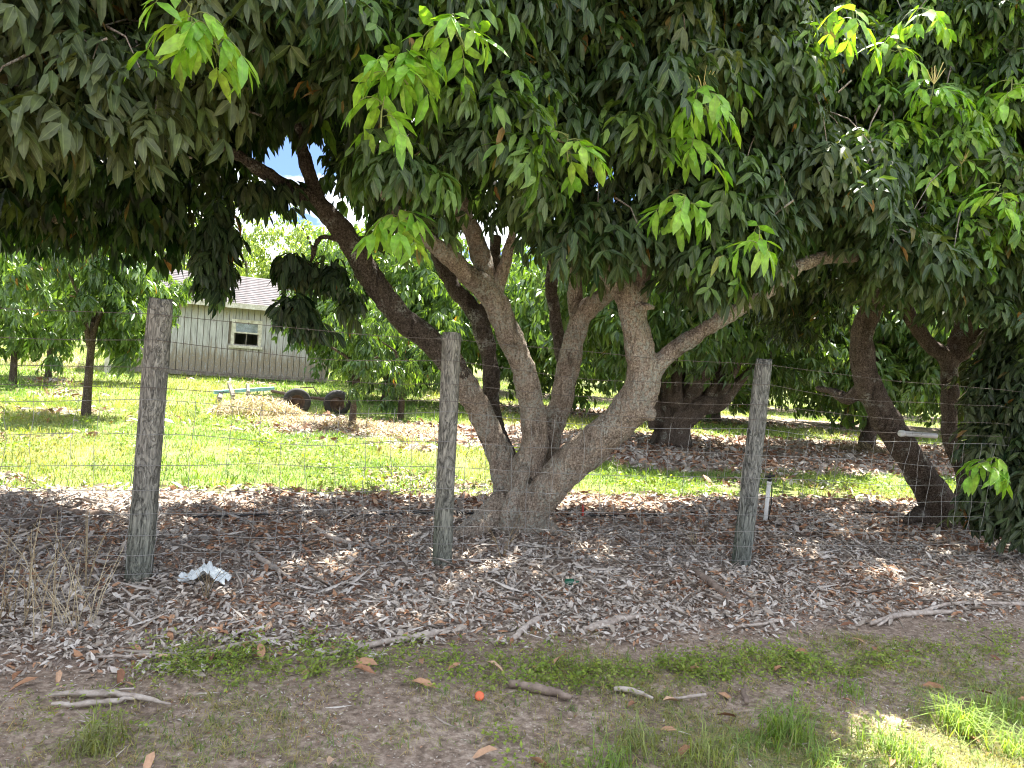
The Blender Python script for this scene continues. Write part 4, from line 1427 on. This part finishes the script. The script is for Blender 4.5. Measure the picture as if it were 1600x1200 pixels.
WF = empty('woven_wire_fence', base_line[2], 'sagging woven wire netting below the barbed strands, stapled to the posts', 'wire fence')
hs = (1.11, .90, .72, .57, .43, .30, .18, .07)
S_ = {}
for i, h in enumerate(hs):
    mb = MB()
    pts = [p - WF.location for p in strand(h, .05, .05 if i == 0 else .02, 20 + i, None)]
    mb.tube(pts, 0.0019, 4, False)
    mb.build('line_wire', M_wire, WF)
lens = [(base_line[i + 1] - base_line[i]).length for i in range(5)]
rr = random.Random(77)
for i in range(5):
    n_st = int(lens[i] / .165)
    for k in range(n_st):
        s = i + (k + .5) / n_st + rr.uniform(-.015, .015)
        pts = []
        off, offn = rr.uniform(-.02, .02), rr.random() * 50
        for j in range(len(hs) * 3 - 2):
            a_, b_ = hs[j // 3], hs[min(j // 3 + 1, len(hs) - 1)]
            h = a_ + (b_ - a_) * (j % 3) / 3
            w = noise.noise(Vector((offn, h * 3.3, s))) * .035 + noise.noise(Vector((offn, h * 9, s))) * .014
            t = s - min(int(s), 4)
            env = math.sin(math.pi * min(max(t, 0), 1)) ** .5
            p = fence_pt(min(max(s, 0), 4.999), h) + Vector((U2[0], U2[1], 0)) * (w + off * (h - .6)) + FN * (noise.noise(Vector((offn, h * 2, 9))) * .03 * env)
            pts.append(p - WF.location)
        mb = MB()
        mb.tube(pts, 0.0017, 4, False)
        mb.build('stay_wire', M_wire, WF)

# ------------------------------------------------------------------ small things
def stick(rows, mat, label, group=None, sides=7, name='fallen_stick', bend=0.0, branches=()):
    """rows: (px, py, thickness in px); lies on the ground"""
    pts = []
    for px, py, w in rows:
        g = on_ground(px, py, 0.0)
        for _ in range(3):
            g = on_ground(px, py, gzf(g.x, g.y) + .02)
        pts.append((g.x, g.y, g.z + .004, w * .5 * g.y / FPX))
    o0 = Vector(pts[0][:3])
    mb = MB()

    def run(rows_):
        S = spline(rows_, 5)
        S[:, :2] += rng.normal(0, .006, (len(S), 2))
        S[:, 3] *= 1 + rng.normal(0, .10, len(S))
        mb.tube([Vector(q[:3]) - o0 for q in S], list(S[:, 3]), sides)
    run(pts)
    for br in branches:
        bp = []
        for px, py, w in br:
            g = on_ground(px, py, 0.0)
            for _ in range(3):
                g = on_ground(px, py, gzf(g.x, g.y) + .02)
            bp.append((g.x, g.y, g.z + .012, w * .5 * g.y / FPX))
        run(bp)
    o = mb.build(name, mat, None, True)
    o.location = o0
    return tag(o, label, 'stick', group)


SG = 'dead sticks lying on the ground'
stick([(1086, 893, 10), (1105, 908, 14), (1128, 925, 13), (1148, 948, 6)], M_stickb, 'short thick brown stick just in front of the right fence post', SG)
stick([(912, 986, 12), (945, 975, 14), (975, 967, 12), (1010, 964, 5)], M_stick, 'pale crooked stick in the litter below the right side of the trunk', SG)
stick([(797, 1066, 12), (825, 1074, 15), (860, 1080, 14), (897, 1092, 8)], M_stickb, 'brown bark-covered stick lying on the dirt right of the orange disc', SG)
stick([(960, 1076, 8), (990, 1080, 9), (1020, 1092, 5)], M_stick, 'short grey stick on dirt next to a tan leaf, right of the brown stick', SG)
stick([(515, 1022, 5), (560, 1012, 9), (620, 1000, 10), (680, 990, 10), (708, 982, 5)], M_stick, 'long pale stick along the litter edge below the middle post', SG)
stick([(150, 1028, 4), (230, 1024, 6), (310, 1020, 7), (400, 1004, 8), (448, 996, 6)], M_stick, 'long thin pale branch along the litter edge at left', SG)
stick([(78, 1086, 6), (130, 1083, 9), (190, 1086, 10), (268, 1100, 4)], M_stick, 'upper bleached stick of the pair on the dirt at lower left', SG, branches=[[(150, 1085, 5), (205, 1080, 3)]])
stick([(80, 1100, 5), (120, 1102, 8), (180, 1096, 8), (215, 1090, 4)], M_stick, 'lower bleached stick of the pair on the dirt at lower left', SG)
stick([(470, 808, 5), (500, 830, 9), (540, 848, 9), (574, 854, 5)], M_stick, 'pale branch in the litter between left and middle posts', SG, branches=[[(520, 842, 5), (545, 835, 3)]])
stick([(280, 800, 5), (310, 820, 8), (350, 838, 9), (368, 840, 6)], M_stickb, 'brown branch in the litter just right of the left post', SG)
stick([(400, 868, 10), (430, 888, 9), (455, 905, 5)], M_stick, 'stick right of the white bag pointing towards the camera', SG, branches=[[(432, 890, 4), (440, 910, 4), (425, 925, 3)]])
stick([(1360, 975, 6), (1400, 962, 9), (1450, 958, 9), (1500, 956, 5)], M_stick, 'forked pale branch on the litter edge at right', SG, branches=[[(1400, 962, 6), (1370, 980, 4)], [(1440, 958, 6), (1490, 945, 6), (1600, 946, 6)]])
stick([(1150, 980, 4), (1200, 974, 6), (1225, 968, 4)], M_stick, 'thin forked twig on grey litter left of the forked branch', SG)
stick([(1164, 1072, 7), (1166, 1098, 7)], M_stickb, 'small brown stub pointing at the camera on the dirt', SG)
stick([(20, 812, 10), (90, 800, 16), (150, 805, 14), (200, 790, 6)], M_stickb, 'thick dark branch in the shaded litter at the left edge', SG, branches=[[(90, 800, 10), (30, 830, 8)]])
stick([(800, 998, 10), (830, 975, 12), (850, 962, 5)], M_stick, 'pale bent stick at the litter edge below the tree trunk', SG)
stick([(1050, 1092, 4), (1100, 1086, 5)], M_stick, 'thin white twig on the dirt beside the tan leaf', SG)

# PVC sprinkler riser
g = on_ground(1195, 817, gzf(2.2, 6.9))
b_ = at(1195, 818, g.y)
t_ = at(1202, 752, g.y)
RI = empty('sprinkler_riser', b_, 'thin white plastic sprinkler riser standing right of the right fence post', 'sprinkler')
h = t_ - b_
mb = MB()
mb.tube([h * -.15, h * .5, h], .021, 12)
mb.tube([h * .93, h * 1.0], .026, 12)
mb.build('pipe', M_pvc, RI, True)
mb = MB()
mb.tube([h * 1.0, h * 1.06, h * 1.1], [.02, .024, .016], 10)
mb.tube([h * 1.1 + Vector((-.05, 0, .0)), h * 1.12 + Vector((.05, 0, .01))], [.012, .012], 8)
mb.tube([h * 1.1, h * 1.2], [.012, .008], 8)
mb.build('sprinkler_head', M_black, RI, True)
mb = MB()
mb.tube([h * .9 + Vector((.03, 0, 0)), h * .5 + Vector((.045, 0, 0)), h * .1 + Vector((.03, .0, 0))], .006, 6)
mb.build('feed_tube', M_black, RI, True)
# white pipe leaning in the right-hand tree
a_, b_ = at(1408, 677, 7.7), at(1462, 681, 7.9)
o = MB()
o.tube([Vector((0, 0, 0)), (b_ - a_) * .5, b_ - a_], .028, 12)
o.tube([(b_ - a_) * -.03, (b_ - a_) * .06], .034, 12)
o = o.build('plastic_pipe', M_pvc, None, True)
o.location = a_
tag(o, 'white plastic pipe lying across the leaning stem at right', 'pipe')
# white post at left by the shed
g = on_ground(168, 582, -.03)
o = MB().box(-.07, .07, -.07, .07, -.2, 1.05)
o.add([(-.07, -.07, 1.051), (.07, -.07, 1.051), (.07, .07, 1.051), (-.07, .07, 1.051), (0, 0, 1.1)], [(0, 1, 4), (1, 2, 4), (2, 3, 4), (3, 0, 4)])
o = o.build('white_post', M_trim)
o.location = (g.x, g.y, -.04)
tag(o, 'short white painted post left of the shed corner', 'post')
# black irrigation tube
mb = MB()
pts = []
for px, py in ((300, 803), (420, 797), (520, 796), (640, 795), (760, 796), (900, 797), (1010, 797), (1120, 792), (1260, 792), (1400, 797)):
    g = on_ground(px, py, .05)
    pts.append((g.x, g.y, gzf(g.x, g.y) + .02, .011))
S = spline(pts, 6)
mb.tube([Vector(q[:3]) for q in S], .011, 8)
o = mb.build('irrigation_tube', M_black, None, True)
tag(o, 'thin black irrigation tube lying along the litter behind the fence', 'hose')
# orange disc
g = on_ground(749, 1088, gzf(-.15, 3.35) + .015)
mb = MB()
mb.lathe([(0, .012), (.014, .014), (.021, .010), (.023, .003), (.021, -.004), (0, -.004)], 20)
o = mb.build('bottle_cap', M_orange, None, True)
o.location = (g.x, g.y, gzf(g.x, g.y) + .018)
o.rotation_euler = (.75, .1, 0)
tag(o, 'small round orange plastic cap lying on the dirt', 'bottle cap')
# white bag
g = on_ground(320, 900, 0.06)
bz = gzf(g.x, g.y)
nb_ = 34
V, F = [], []
for i in range(nb_):
    for j in range(nb_):
        a_, b_ = i / (nb_ - 1) * 2 - 1, j / (nb_ - 1) * 2 - 1
        rr_ = math.hypot(a_, b_)
        zz = .085 * max(0, 1 - (abs(a_ - .15) * .9 + abs(b_) * .5)) ** 1.1 + .075 * abs(noise.noise(Vector((a_ * 2.4, b_ * 1.6, 3)))) + .018 * abs(noise.noise(Vector((a_ * 7, b_ * 4, 1))))
        V.append((a_ * .155 * (1 + .25 * noise.noise(Vector((a_ * 2, b_ * 2, 8)))), b_ * .10 * (1 + .3 * noise.noise(Vector((b_ * 2, a_ * 2, 5)))), zz + .012))
for i in range(nb_ - 1):
    for j in range(nb_ - 1):
        a_, b_ = i / (nb_ - 1) * 2 - 1, j / (nb_ - 1) * 2 - 1
        if a_ * a_ + b_ * b_ < 1.1 + .5 * noise.noise(Vector((a_ * 3, b_ * 3, 2))):
            F.append((i * nb_ + j, (i + 1) * nb_ + j, (i + 1) * nb_ + j + 1, i * nb_ + j + 1))
mb = MB().add(V, F)
o = mb.build('plastic_bag', M_bag, None, False)
o.location = (g.x, g.y, bz + .01)
tag(o, 'crumpled white plastic bag on the litter right of the left post', 'bag')
# green bottle stub and red peg
g = on_ground(884, 900, .05)
mb = MB()
mb.lathe([(0, 0), (.03, 0), (.032, .01), (.032, .09), (.014, .13), (.014, .16), (.0, .16)], 16)
o = mb.build('green_bottle', M_green_glass, None, True)
o.location = (g.x, g.y, gzf(g.x, g.y) + .02)
o.scale = (.8, .8, .6)
o.rotation_euler = (1.4, .2, 1.2)
tag(o, 'small dark green bottle half sunk in litter below the trunk', 'bottle')
a_ = on_ground(910, 800, .08)
mb = MB()
mb.tube([(0, 0, -.05), (.005, 0, .08), (-.003, 0, .15)], [.010, .010, .008], 7)
o = mb.build('marker_peg', M_redstick, None, True)
o.location = (a_.x, a_.y, gzf(a_.x, a_.y))
tag(o, 'thin red marker peg in the litter right of the trunk base', 'peg')

# ------------------------------------------------------------------ litter, grass, weeds
def in_view(x, y, pad=0.6):
    return (np.abs(x) < y * 0.76 + pad) & (y > 1.8)


rl = np.random.default_rng(61)


def dead_protos(n, L, W, lod=8):
    out = []
    for _ in range(n):
        V, Fc, A = leaf_verts(L * rl.uniform(.6, 1.2), W * rl.uniform(.7, 1.2), rl.uniform(-.35, .45), rl.uniform(-.3, 1.0), lod, rl.uniform(-1.2, 1.2))
        V = V - V.mean(0)
        V[:, 2] -= V[:, 2].min() * .75
        out.append(dict(V=V, F=Fc, R=np.full(len(V), 0.0), A=A))
    return out


DEAD = dead_protos(16, .098, .033)
DEADS = dead_protos(10, .05, .016, 2)
TWIGS = dead_protos(8, .22, .006, 2)


def scatter(x0, x1, y0, y1, n, weight):
    x, y = rl.uniform(x0, x1, n), rl.uniform(y0, y1, n)
    k = in_view(x, y) & (rl.random(n) < weight(x, y))
    return x[k], y[k]


parts = []
x, y = scatter(-6, 8, 2.6, 7.0, 74000, lambda x, y: zones(x, y)[0] ** 1.2 * np.clip(1.0 - (-un(x, y)[1] - 1.5) * .5, .55, 1))
br = np.clip(0.30 + 0.55 * wob(x, y, 1.1, 12) + 0.3 * wob(x, y, 3, 14) - 0.35 * np.clip((un(x, y)[1] + 1.9) * -1.5, -0.2, 1), 0, 1)
parts.append(merge(DEAD, np.stack([x, y, gz(x, y) + rl.uniform(0, .03, len(x))], 1), (.28 + .60 * rl.random(len(x)) ** 1.7), (rl.random(len(x)) < br * .62).astype(float), 0, tilt=.27, r=rl))
x, y = scatter(-6, 8, 2.6, 7.0, 120000, lambda x, y: zones(x, y)[0] * np.clip(.35 + (-un(x, y)[1] - 1.2) * .9, .25, 1))
parts.append(merge(DEADS, np.stack([x, y, gz(x, y) + rl.uniform(0, .03, len(x))], 1), rl.uniform(.6, 1.3, len(x)), (rl.random(len(x)) < .2).astype(float), 0, tilt=.4, r=rl))
x, y = scatter(-9, 12, 7.0, 9.5, 22000, lambda x, y: zones(x, y)[0])
parts.append(merge(DEAD, np.stack([x, y, gz(x, y) + rl.uniform(0, .02, len(x))], 1), rl.uniform(.7, 1.3, len(x)), (rl.random(len(x)) < .4).astype(float), 0, tilt=.4, r=rl))
x, y = scatter(-14, 26, 9.5, 24, 60000, lambda x, y: zones(x, y)[0] * np.clip(12 / y, 0, 1))
parts.append(merge(DEAD, np.stack([x, y, gz(x, y) + rl.uniform(0, .03, len(x))], 1), rl.uniform(1.0, 1.9, len(x)), (rl.random(len(x)) < .45).astype(float), 0, tilt=.45, r=rl))
x, y = scatter(-6, 8, 2.6, 8.5, 6000, lambda x, y: zones(x, y)[0] * .8 + .12 * (zones(x, y)[2] > .5))
parts.append(merge(TWIGS, np.stack([x, y, gz(x, y) + rl.uniform(.0, .03, len(x)) * zones(x, y)[0] + .004], 1), rl.uniform(.2, .7, len(x)) * (1 + .9 * zones(x, y)[0]), 0.0, 0, tilt=.12, r=rl))
V, F, C = cat(parts)
tag(link('leaf_litter', tri_mesh('leaf_litter', V, F, C), M_litter), 'thick layer of grey and rust-brown dead leaves under the trees', 'leaf litter', None, 'stuff')
# crumbs on the bare dirt
x, y = scatter(-3.5, 6, 2.2, 5.4, 60000, lambda x, y: zones(x, y)[2] * np.clip(.5 + .5 * wob(x, y, 1.7, 71), .1, 1))
V, F, C = merge(DEADS, np.stack([x, y, gz(x, y) + .002], 1), rl.uniform(.12, .6, len(x)) ** 1.2, (rl.random(len(x)) < .35).astype(float), 0, tilt=.25, r=rl)
tag(link('dirt_crumbs', tri_mesh('dirt_crumbs', V, F, C), M_litter), 'scattered leaf crumbs and chips on the bare dirt track', 'debris', None, 'stuff')
# single large leaves on the dirt and verge
FL = []
for kq in range(6):
    V, Fc, A = leaf_verts(.12, .042, rl.uniform(-.3, .35), rl.uniform(.2, 1.0), 8, rl.uniform(-1, 1))
    V[:, 2] -= V[:, 2].min()
    me = tri_mesh('fallen_leaf', V, Fc, np.stack([np.full(8, rl.random()), np.full(8, 1.0), np.zeros(8), A], 1))
    me.materials.append(M_litter)
    FL.append(me)
spots = [(410, 1042), (490, 1050), (550, 1056), (642, 1066), (660, 1035), (520, 1188), (245, 1180), (1215, 1058), (1255, 1068), (1035, 1094), (1100, 1048), (870, 1042), (1010, 1052),
         (1315, 1104), (1440, 1070), (1150, 1118), (1082, 1168), (1395, 1190), (1330, 1000), (1360, 1010), (1430, 1020), (1545, 1020), (1240, 1022), (760, 1040), (700, 1050), (60, 1065), (95, 1055),
         (20, 1070), (190, 1055), (1555, 1090), (1590, 1098), (1530, 1165), (1450, 1175), (780, 1180), (825, 1185), (1060, 1140), (910, 1050), (590, 1045), (330, 1046), (995, 1100), (1390, 965), (1120, 1080)]
for px, py in spots:
    g = on_ground(px, py, -.03)
    o = link('fallen_leaf', FL[rl.integers(0, 6)])
    s_ = rl.uniform(.6, 1.05)
    o.scale = (s_, s_, s_)
    o.location = (g.x, g.y, gzf(g.x, g.y) + .014)
    o.rotation_euler = (rl.normal(0, .3), rl.normal(0, .25), rl.uniform(0, 6.28))
    if py < 1062:
        lab = 'single brown dead leaf among the low green weeds, left of the trunk' if px < 800 else 'single brown dead leaf among the low green weeds, right of the trunk'
    elif px > 1260:
        lab = 'single brown dead leaf by the sunlit grass at the lower right'
    elif px > 770:
        lab = 'single brown dead leaf on bare dirt right of the orange cap'
    else:
        lab = 'single brown dead leaf on bare dirt left of the orange cap'
    tag(o, lab, 'leaf', 'single dead leaves on the verge')


def blade_proto(n, h, w, lean, seed, spread=.03, plain=False):
    r = np.random.default_rng(seed)
    Vs, Fs, Rn, A, nv = [], [], [], [], 0
    for _ in range(n):
        an = r.uniform(0, 6.28)
        d = np.array((math.cos(an), math.sin(an), 0))
        sd = np.array((-d[1], d[0], 0))
        hh, ww, ln = h * r.uniform(.5, 1.2), w * r.uniform(.7, 1.2), lean * r.uniform(.3, 1.5)
        b0 = np.array((r.normal(0, spread), r.normal(0, spread), -.01))
        if plain:
            t_ = b0 + d * hh * ln * .7 + np.array((0, 0, hh * max(.3, 1 - ln * .3)))
            Vs.append(np.array((b0 - sd * ww / 2, b0 + sd * ww / 2, t_)))
            Fs.append(np.array(((0, 1, 2),)) + nv)
            Rn.append(np.full(3, r.random()))
            A.append(np.full(3, .6))
            nv += 3
            continue
        m_ = b0 + d * hh * ln * .3 + np.array((0, 0, hh * .62))
        t_ = b0 + d * hh * ln + np.array((0, 0, hh * max(.25, 1 - ln * .4)))
        Vs.append(np.array((b0 - sd * ww / 2, b0 + sd * ww / 2, m_ - sd * ww * .4, m_ + sd * ww * .4, t_)))
        Fs.append(np.array(((0, 1, 3), (0, 3, 2), (2, 3, 4))) + nv)
        Rn.append(np.full(5, r.random()))
        A.append(np.full(5, .6))
        nv += 5
    return dict(V=np.concatenate(Vs), F=np.concatenate(Fs), R=np.concatenate(Rn), A=np.concatenate(A))


GRASS = [blade_proto(9, .075, .007, .9, 300 + i, .04) for i in range(6)]
GRASSFAR = [blade_proto(10, .11, .018, .8, 320 + i, .09, True) for i in range(5)]
parts = []
x, y = scatter(-12, 12, 6.8, 14, 30000, lambda x, y: np.clip(zones(x, y)[1], 0, 1) * np.clip(.75 + .5 * wob(x, y, 1.2, 21), .1, 1))
parts.append(merge(GRASS, np.stack([x, y, gz(x, y)], 1), rl.uniform(.6, 1.5, len(x)) * (1 + .5 * np.clip(wob(x, y, 2.2, 31), 0, 1)), .1, np.clip(.14 + .45 * wob(x, y, .8, 33) + rl.normal(0, .2, len(x)), 0, 1), r=rl))
x, y = scatter(-24, 30, 13, 40, 42000, lambda x, y: np.clip(zones(x, y)[1], 0, 1) * np.clip(17 / y, 0, 1))
parts.append(merge(GRASSFAR, np.stack([x, y, gz(x, y)], 1), rl.uniform(.7, 1.6, len(x)), .1, np.clip(.15 + .4 * wob(x, y, .5, 35), 0, 1), r=rl))
# sparse thin grass on the verge
x, y = scatter(-3, 5.5, 2.2, 4.6, 30000, lambda x, y: zones(x, y)[2] * np.clip(.22 + .5 * wob(x, y, 2.2, 41) + zones(x, y)[3], 0, 1))
parts.append(merge([blade_proto(7, .045, .0035, 1.2, 340 + i, .02) for i in range(5)], np.stack([x, y, gz(x, y)], 1), rl.uniform(.5, 1.3, len(x)), 0.0, np.clip(rl.normal(.55, .35, len(x)), 0, 1), r=rl))
V, F, C = cat(parts)
tag(link('grass', tri_mesh('grass', V, F, C), M_grass), 'short sunlit grass between the rows and thin grass on the verge', 'grass', None, 'stuff')


# weeds
def weed_proto(seed, n=16, size=.014, hgt=.05, rad=.05):
    r = np.random.default_rng(seed)
    Vs, Fs, Rn, A, nv = [], [], [], [], 0
    for _ in range(n):
        an = r.uniform(0, 6.28)
        q = np.array((math.cos(an), math.sin(an), 0)) * rad * r.random() ** .6
        q[2] = hgt * r.uniform(.2, 1)
        dv = np.array((math.cos(an), math.sin(an), r.uniform(-.2, .6))) + r.normal(0, .4, 3)
        V, Fc, a_ = leaf_verts(size * r.uniform(.7, 1.5), size * .62, .1, .2, 2)
        Vs.append(V @ basis(dv, np.array((0, 0, 1.)) + r.normal(0, .3, 3)).T + q)
        Fs.append(Fc + nv)
        nv += 4
        Rn.append(np.full(4, r.random()))
        A.append(a_)
    return dict(V=np.concatenate(Vs), F=np.concatenate(Fs), R=np.concatenate(Rn), A=np.concatenate(A))


WEED = [weed_proto(400 + i, 18, .019, .055, .055) for i in range(6)]
WEEDM = [weed_proto(420 + i, 14, .05, .12, .12) for i in range(5)]


def weed_w(x, y):
    u, n = un(x, y)
    nc_ = np.clip(-2.40 - .2 * (u + 2.1), -2.85, -2.3)
    band = np.exp(-((n - nc_ + .07 * wob(x, y, 2, 51)) / .17) ** 2) * np.clip((u + 2.7) / .4, 0, 1) * np.clip(.55 + .45 * wob(x, y, 2.6, 53) + .3 * wob(x, y, 7, 55), .06, 1) * np.clip((1.6 - u) / 1.0, 0.22, 1)
    return np.clip(band + .05 * (n < -2.6) * (wob(x, y, 2.7, 57) > .45), 0, 1)


parts = []
x, y = scatter(-2.6, 5.2, 2.6, 5.6, 26000, weed_w)
parts.append(merge(WEED, np.stack([x, y, gz(x, y)], 1), rl.uniform(.6, 1.3, len(x)), 0.1, np.clip(rl.normal(.15, .2, len(x)), 0, 1), r=rl))
x, y = scatter(-12, 12, 7.0, 15, 6000, lambda x, y: zones(x, y)[1] * np.clip(wob(x, y, 1.1, 61) + .05, 0, 1))
parts.append(merge(WEEDM, np.stack([x, y, gz(x, y)], 1), rl.uniform(.5, 1.3, len(x)), 0.3, 0.0, r=rl))
V, F, C = cat(parts)
tag(link('ground_weeds', tri_mesh('ground_weeds', V, F, C), M_weed), 'low small-leaved weeds edging the litter and dotted in the grass', 'weeds', None, 'stuff')

# grass tufts at the bottom of the view
TG = 'grass tufts on the verge'
tufts = [(1000, 1165, .15, 44, .1, 'dry-tipped grass tuft at the bottom, left of the bright tufts'), (1105, 1185, .16, 50, .25, 'green grass tuft at the bottom edge, third from the right'), (1230, 1150, .19, 80, .35, 'dense grass tuft with brown base right of centre at the bottom'),
         (1500, 1140, .20, 90, .8, 'bright sunlit grass tuft in the lower right corner'), (1570, 1120, .16, 50, .6, 'small sunlit grass tuft at the right edge'), (150, 1165, .15, 70, .0, 'straw-coloured grass tuft at the lower left'),
         (1390, 1175, .13, 50, .5, 'low sunlit tuft left of the bright corner tuft'), (1330, 1085, .10, 30, .3, 'small tuft on the dirt at right'), (960, 1195, .13, 40, .4, 'leafy tuft cut by the bottom edge'), (1060, 1195, .09, 36, .2, 'low thin tuft at the bottom edge, centre right'), (1170, 1165, .09, 34, .3, 'short tuft just left of the dense brown-based tuft'),
         (1290, 1195, .12, 40, .4, 'tuft at the bottom edge below the dense brown-based tuft'), (1440, 1195, .13, 44, .7, 'sunlit tuft cut by the bottom edge below the bright corner tuft'), (1585, 1180, .15, 50, .7, 'sunlit tuft in the very corner at lower right'), (860, 1190, .07, 24, .1, 'tiny grass tuft at the bottom edge left of the leafy tuft')]
for i, (px, py, h, n_, age, lab) in enumerate(tufts):
    g = on_ground(px, py, -.04)
    P = blade_proto(n_ * 2, h, .0055, 1.0, 500 + i, .055)
    C = np.stack([P['R'], np.full(len(P['R']), age), np.where(rl.random(len(P['R'])) < 0.0, 1, .45 if age < .3 else .1), P['A']], 1)
    o = link('grass_tuft', tri_mesh('grass_tuft', P['V'], P['F'], C), M_grass)
    o.location = (g.x, g.y, gzf(g.x, g.y))
    tag(o, lab, 'grass', TG)

# dry standing weeds at the left
def straw_plant(px, py, h, n_, seed, label, spread=.08):
    g = on_ground(px, py, 0.0)
    r = np.random.default_rng(seed)
    mb = MB()
    for k in range(n_):
        an, ln = r.uniform(0, 6.28), r.uniform(.05, .75)
        hh = h * r.uniform(.45, 1.1)
        sp_ = spread if n_ > 7 else .004
        b0 = Vector((r.normal(0, sp_), r.normal(0, sp_), -.03))
        d = Vector((math.cos(an), math.sin(an), 0))
        p1 = b0 + d * hh * ln * .35 + Vector((0, 0, hh * .5))
        p2 = b0 + d * hh * ln + Vector((0, 0, hh))
        mb.tube([b0, p1, p2], [.0032, .0026, .0012], 4, False)
        if r.random() < .5:
            q = p1 + Vector((r.normal(0, .08), r.normal(0, .08), r.uniform(.02, .15)))
            mb.tube([p1, q], [.002, .001], 3, False)
    o = mb.build('dry_weed', M_straw, None, True)
    o.location = (g.x, g.y, gzf(g.x, g.y))
    tag(o, label, 'dry weed', 'dry standing weeds by the fence')


for i, a in enumerate([(30, 960, .55, 14, 'clump of tall dry straw stalks at the left edge'), (75, 935, .62, 10, 'second clump of dry straw stalks from the left edge'), (110, 975, .40, 20, 'low dense clump of dry straw left of the left post'), (135, 915, .6, 6, 'thin dry stalks just left of the left post'),
                       (322, 935, .35, 5, 'lone dry stem standing in front of the white bag'), (785, 870, .32, 5, 'dry stem in front of the trunk base'), (1165, 850, .3, 4, 'dry twig standing left of the sprinkler riser'), (1085, 850, .28, 5, 'dry forked twig standing left of the right post')]):
    straw_plant(a[0], a[1], a[2], a[3], 600 + i, a[4])


# brush heaps
def brush(name, loc, rx, ry, rz, n_, seed, label, length=.5):
    r = np.random.default_rng(seed)
    V, F, C, nv = [], [], [], 0
    for k in range(n_):
        a_ = r.uniform(0, 6.28)
        q = math.sqrt(r.random())
        c = np.array((math.cos(a_) * q * rx, math.sin(a_) * q * ry, 0))
        c[2] = rz * (1 - q * q) * r.random() ** .6 + .02
        d = np.array((r.normal(), r.normal(), r.normal() * .35 + .1))
        d /= np.linalg.norm(d)
        l = length * r.uniform(.4, 1.2)
        w = r.uniform(.003, .009)
        sd = np.cross(d, (0, 0, 1.))
        sd = sd / np.linalg.norm(sd) * w
        bend = np.array((0, 0, -l * .15))
        pts = [c - d * l / 2 + bend, c, c + d * l / 2 + bend]
        V += [pts[0] - sd, pts[0] + sd, pts[1] - sd + (0, 0, w), pts[1] + sd + (0, 0, w), pts[2]]
        F += [(nv, nv + 1, nv + 3), (nv, nv + 3, nv + 2), (nv + 2, nv + 3, nv + 4)]
        rc = r.random() * .97
        C += [(rc, 0, 0, .6)] * 5
        nv += 5
    o = link(name, tri_mesh(name, np.array(V), np.array(F), np.array(C)), M_straw)
    o.location = loc
    return tag(o, label, 'brush heap', None, 'stuff')


g = on_ground(405, 648, -.03)
brush('brush_heap', (g.x, g.y, -.03), 1.0, .7, .38, 1300, 700, 'heap of dry straw and twigs beside the turquoise beam')
g = on_ground(560, 668, -.03)
brush('brush_heap', (g.x, g.y, -.03), 2.0, .9, .14, 1300, 701, 'low spread of dead twigs round the spindly young trees')
g = on_ground(75, 572, -.03)
brush('brush_heap', (g.x, g.y, -.03), 1.6, 1.0, .7, 900, 702, 'pale heap of cut brush far back at the left', .7)
g = on_ground(1345, 705, -.03)
brush('brush_heap', (g.x, g.y, -.03), .7, .4, .2, 500, 703, 'small heap of dry grass left of the leaning stem at right', .35)
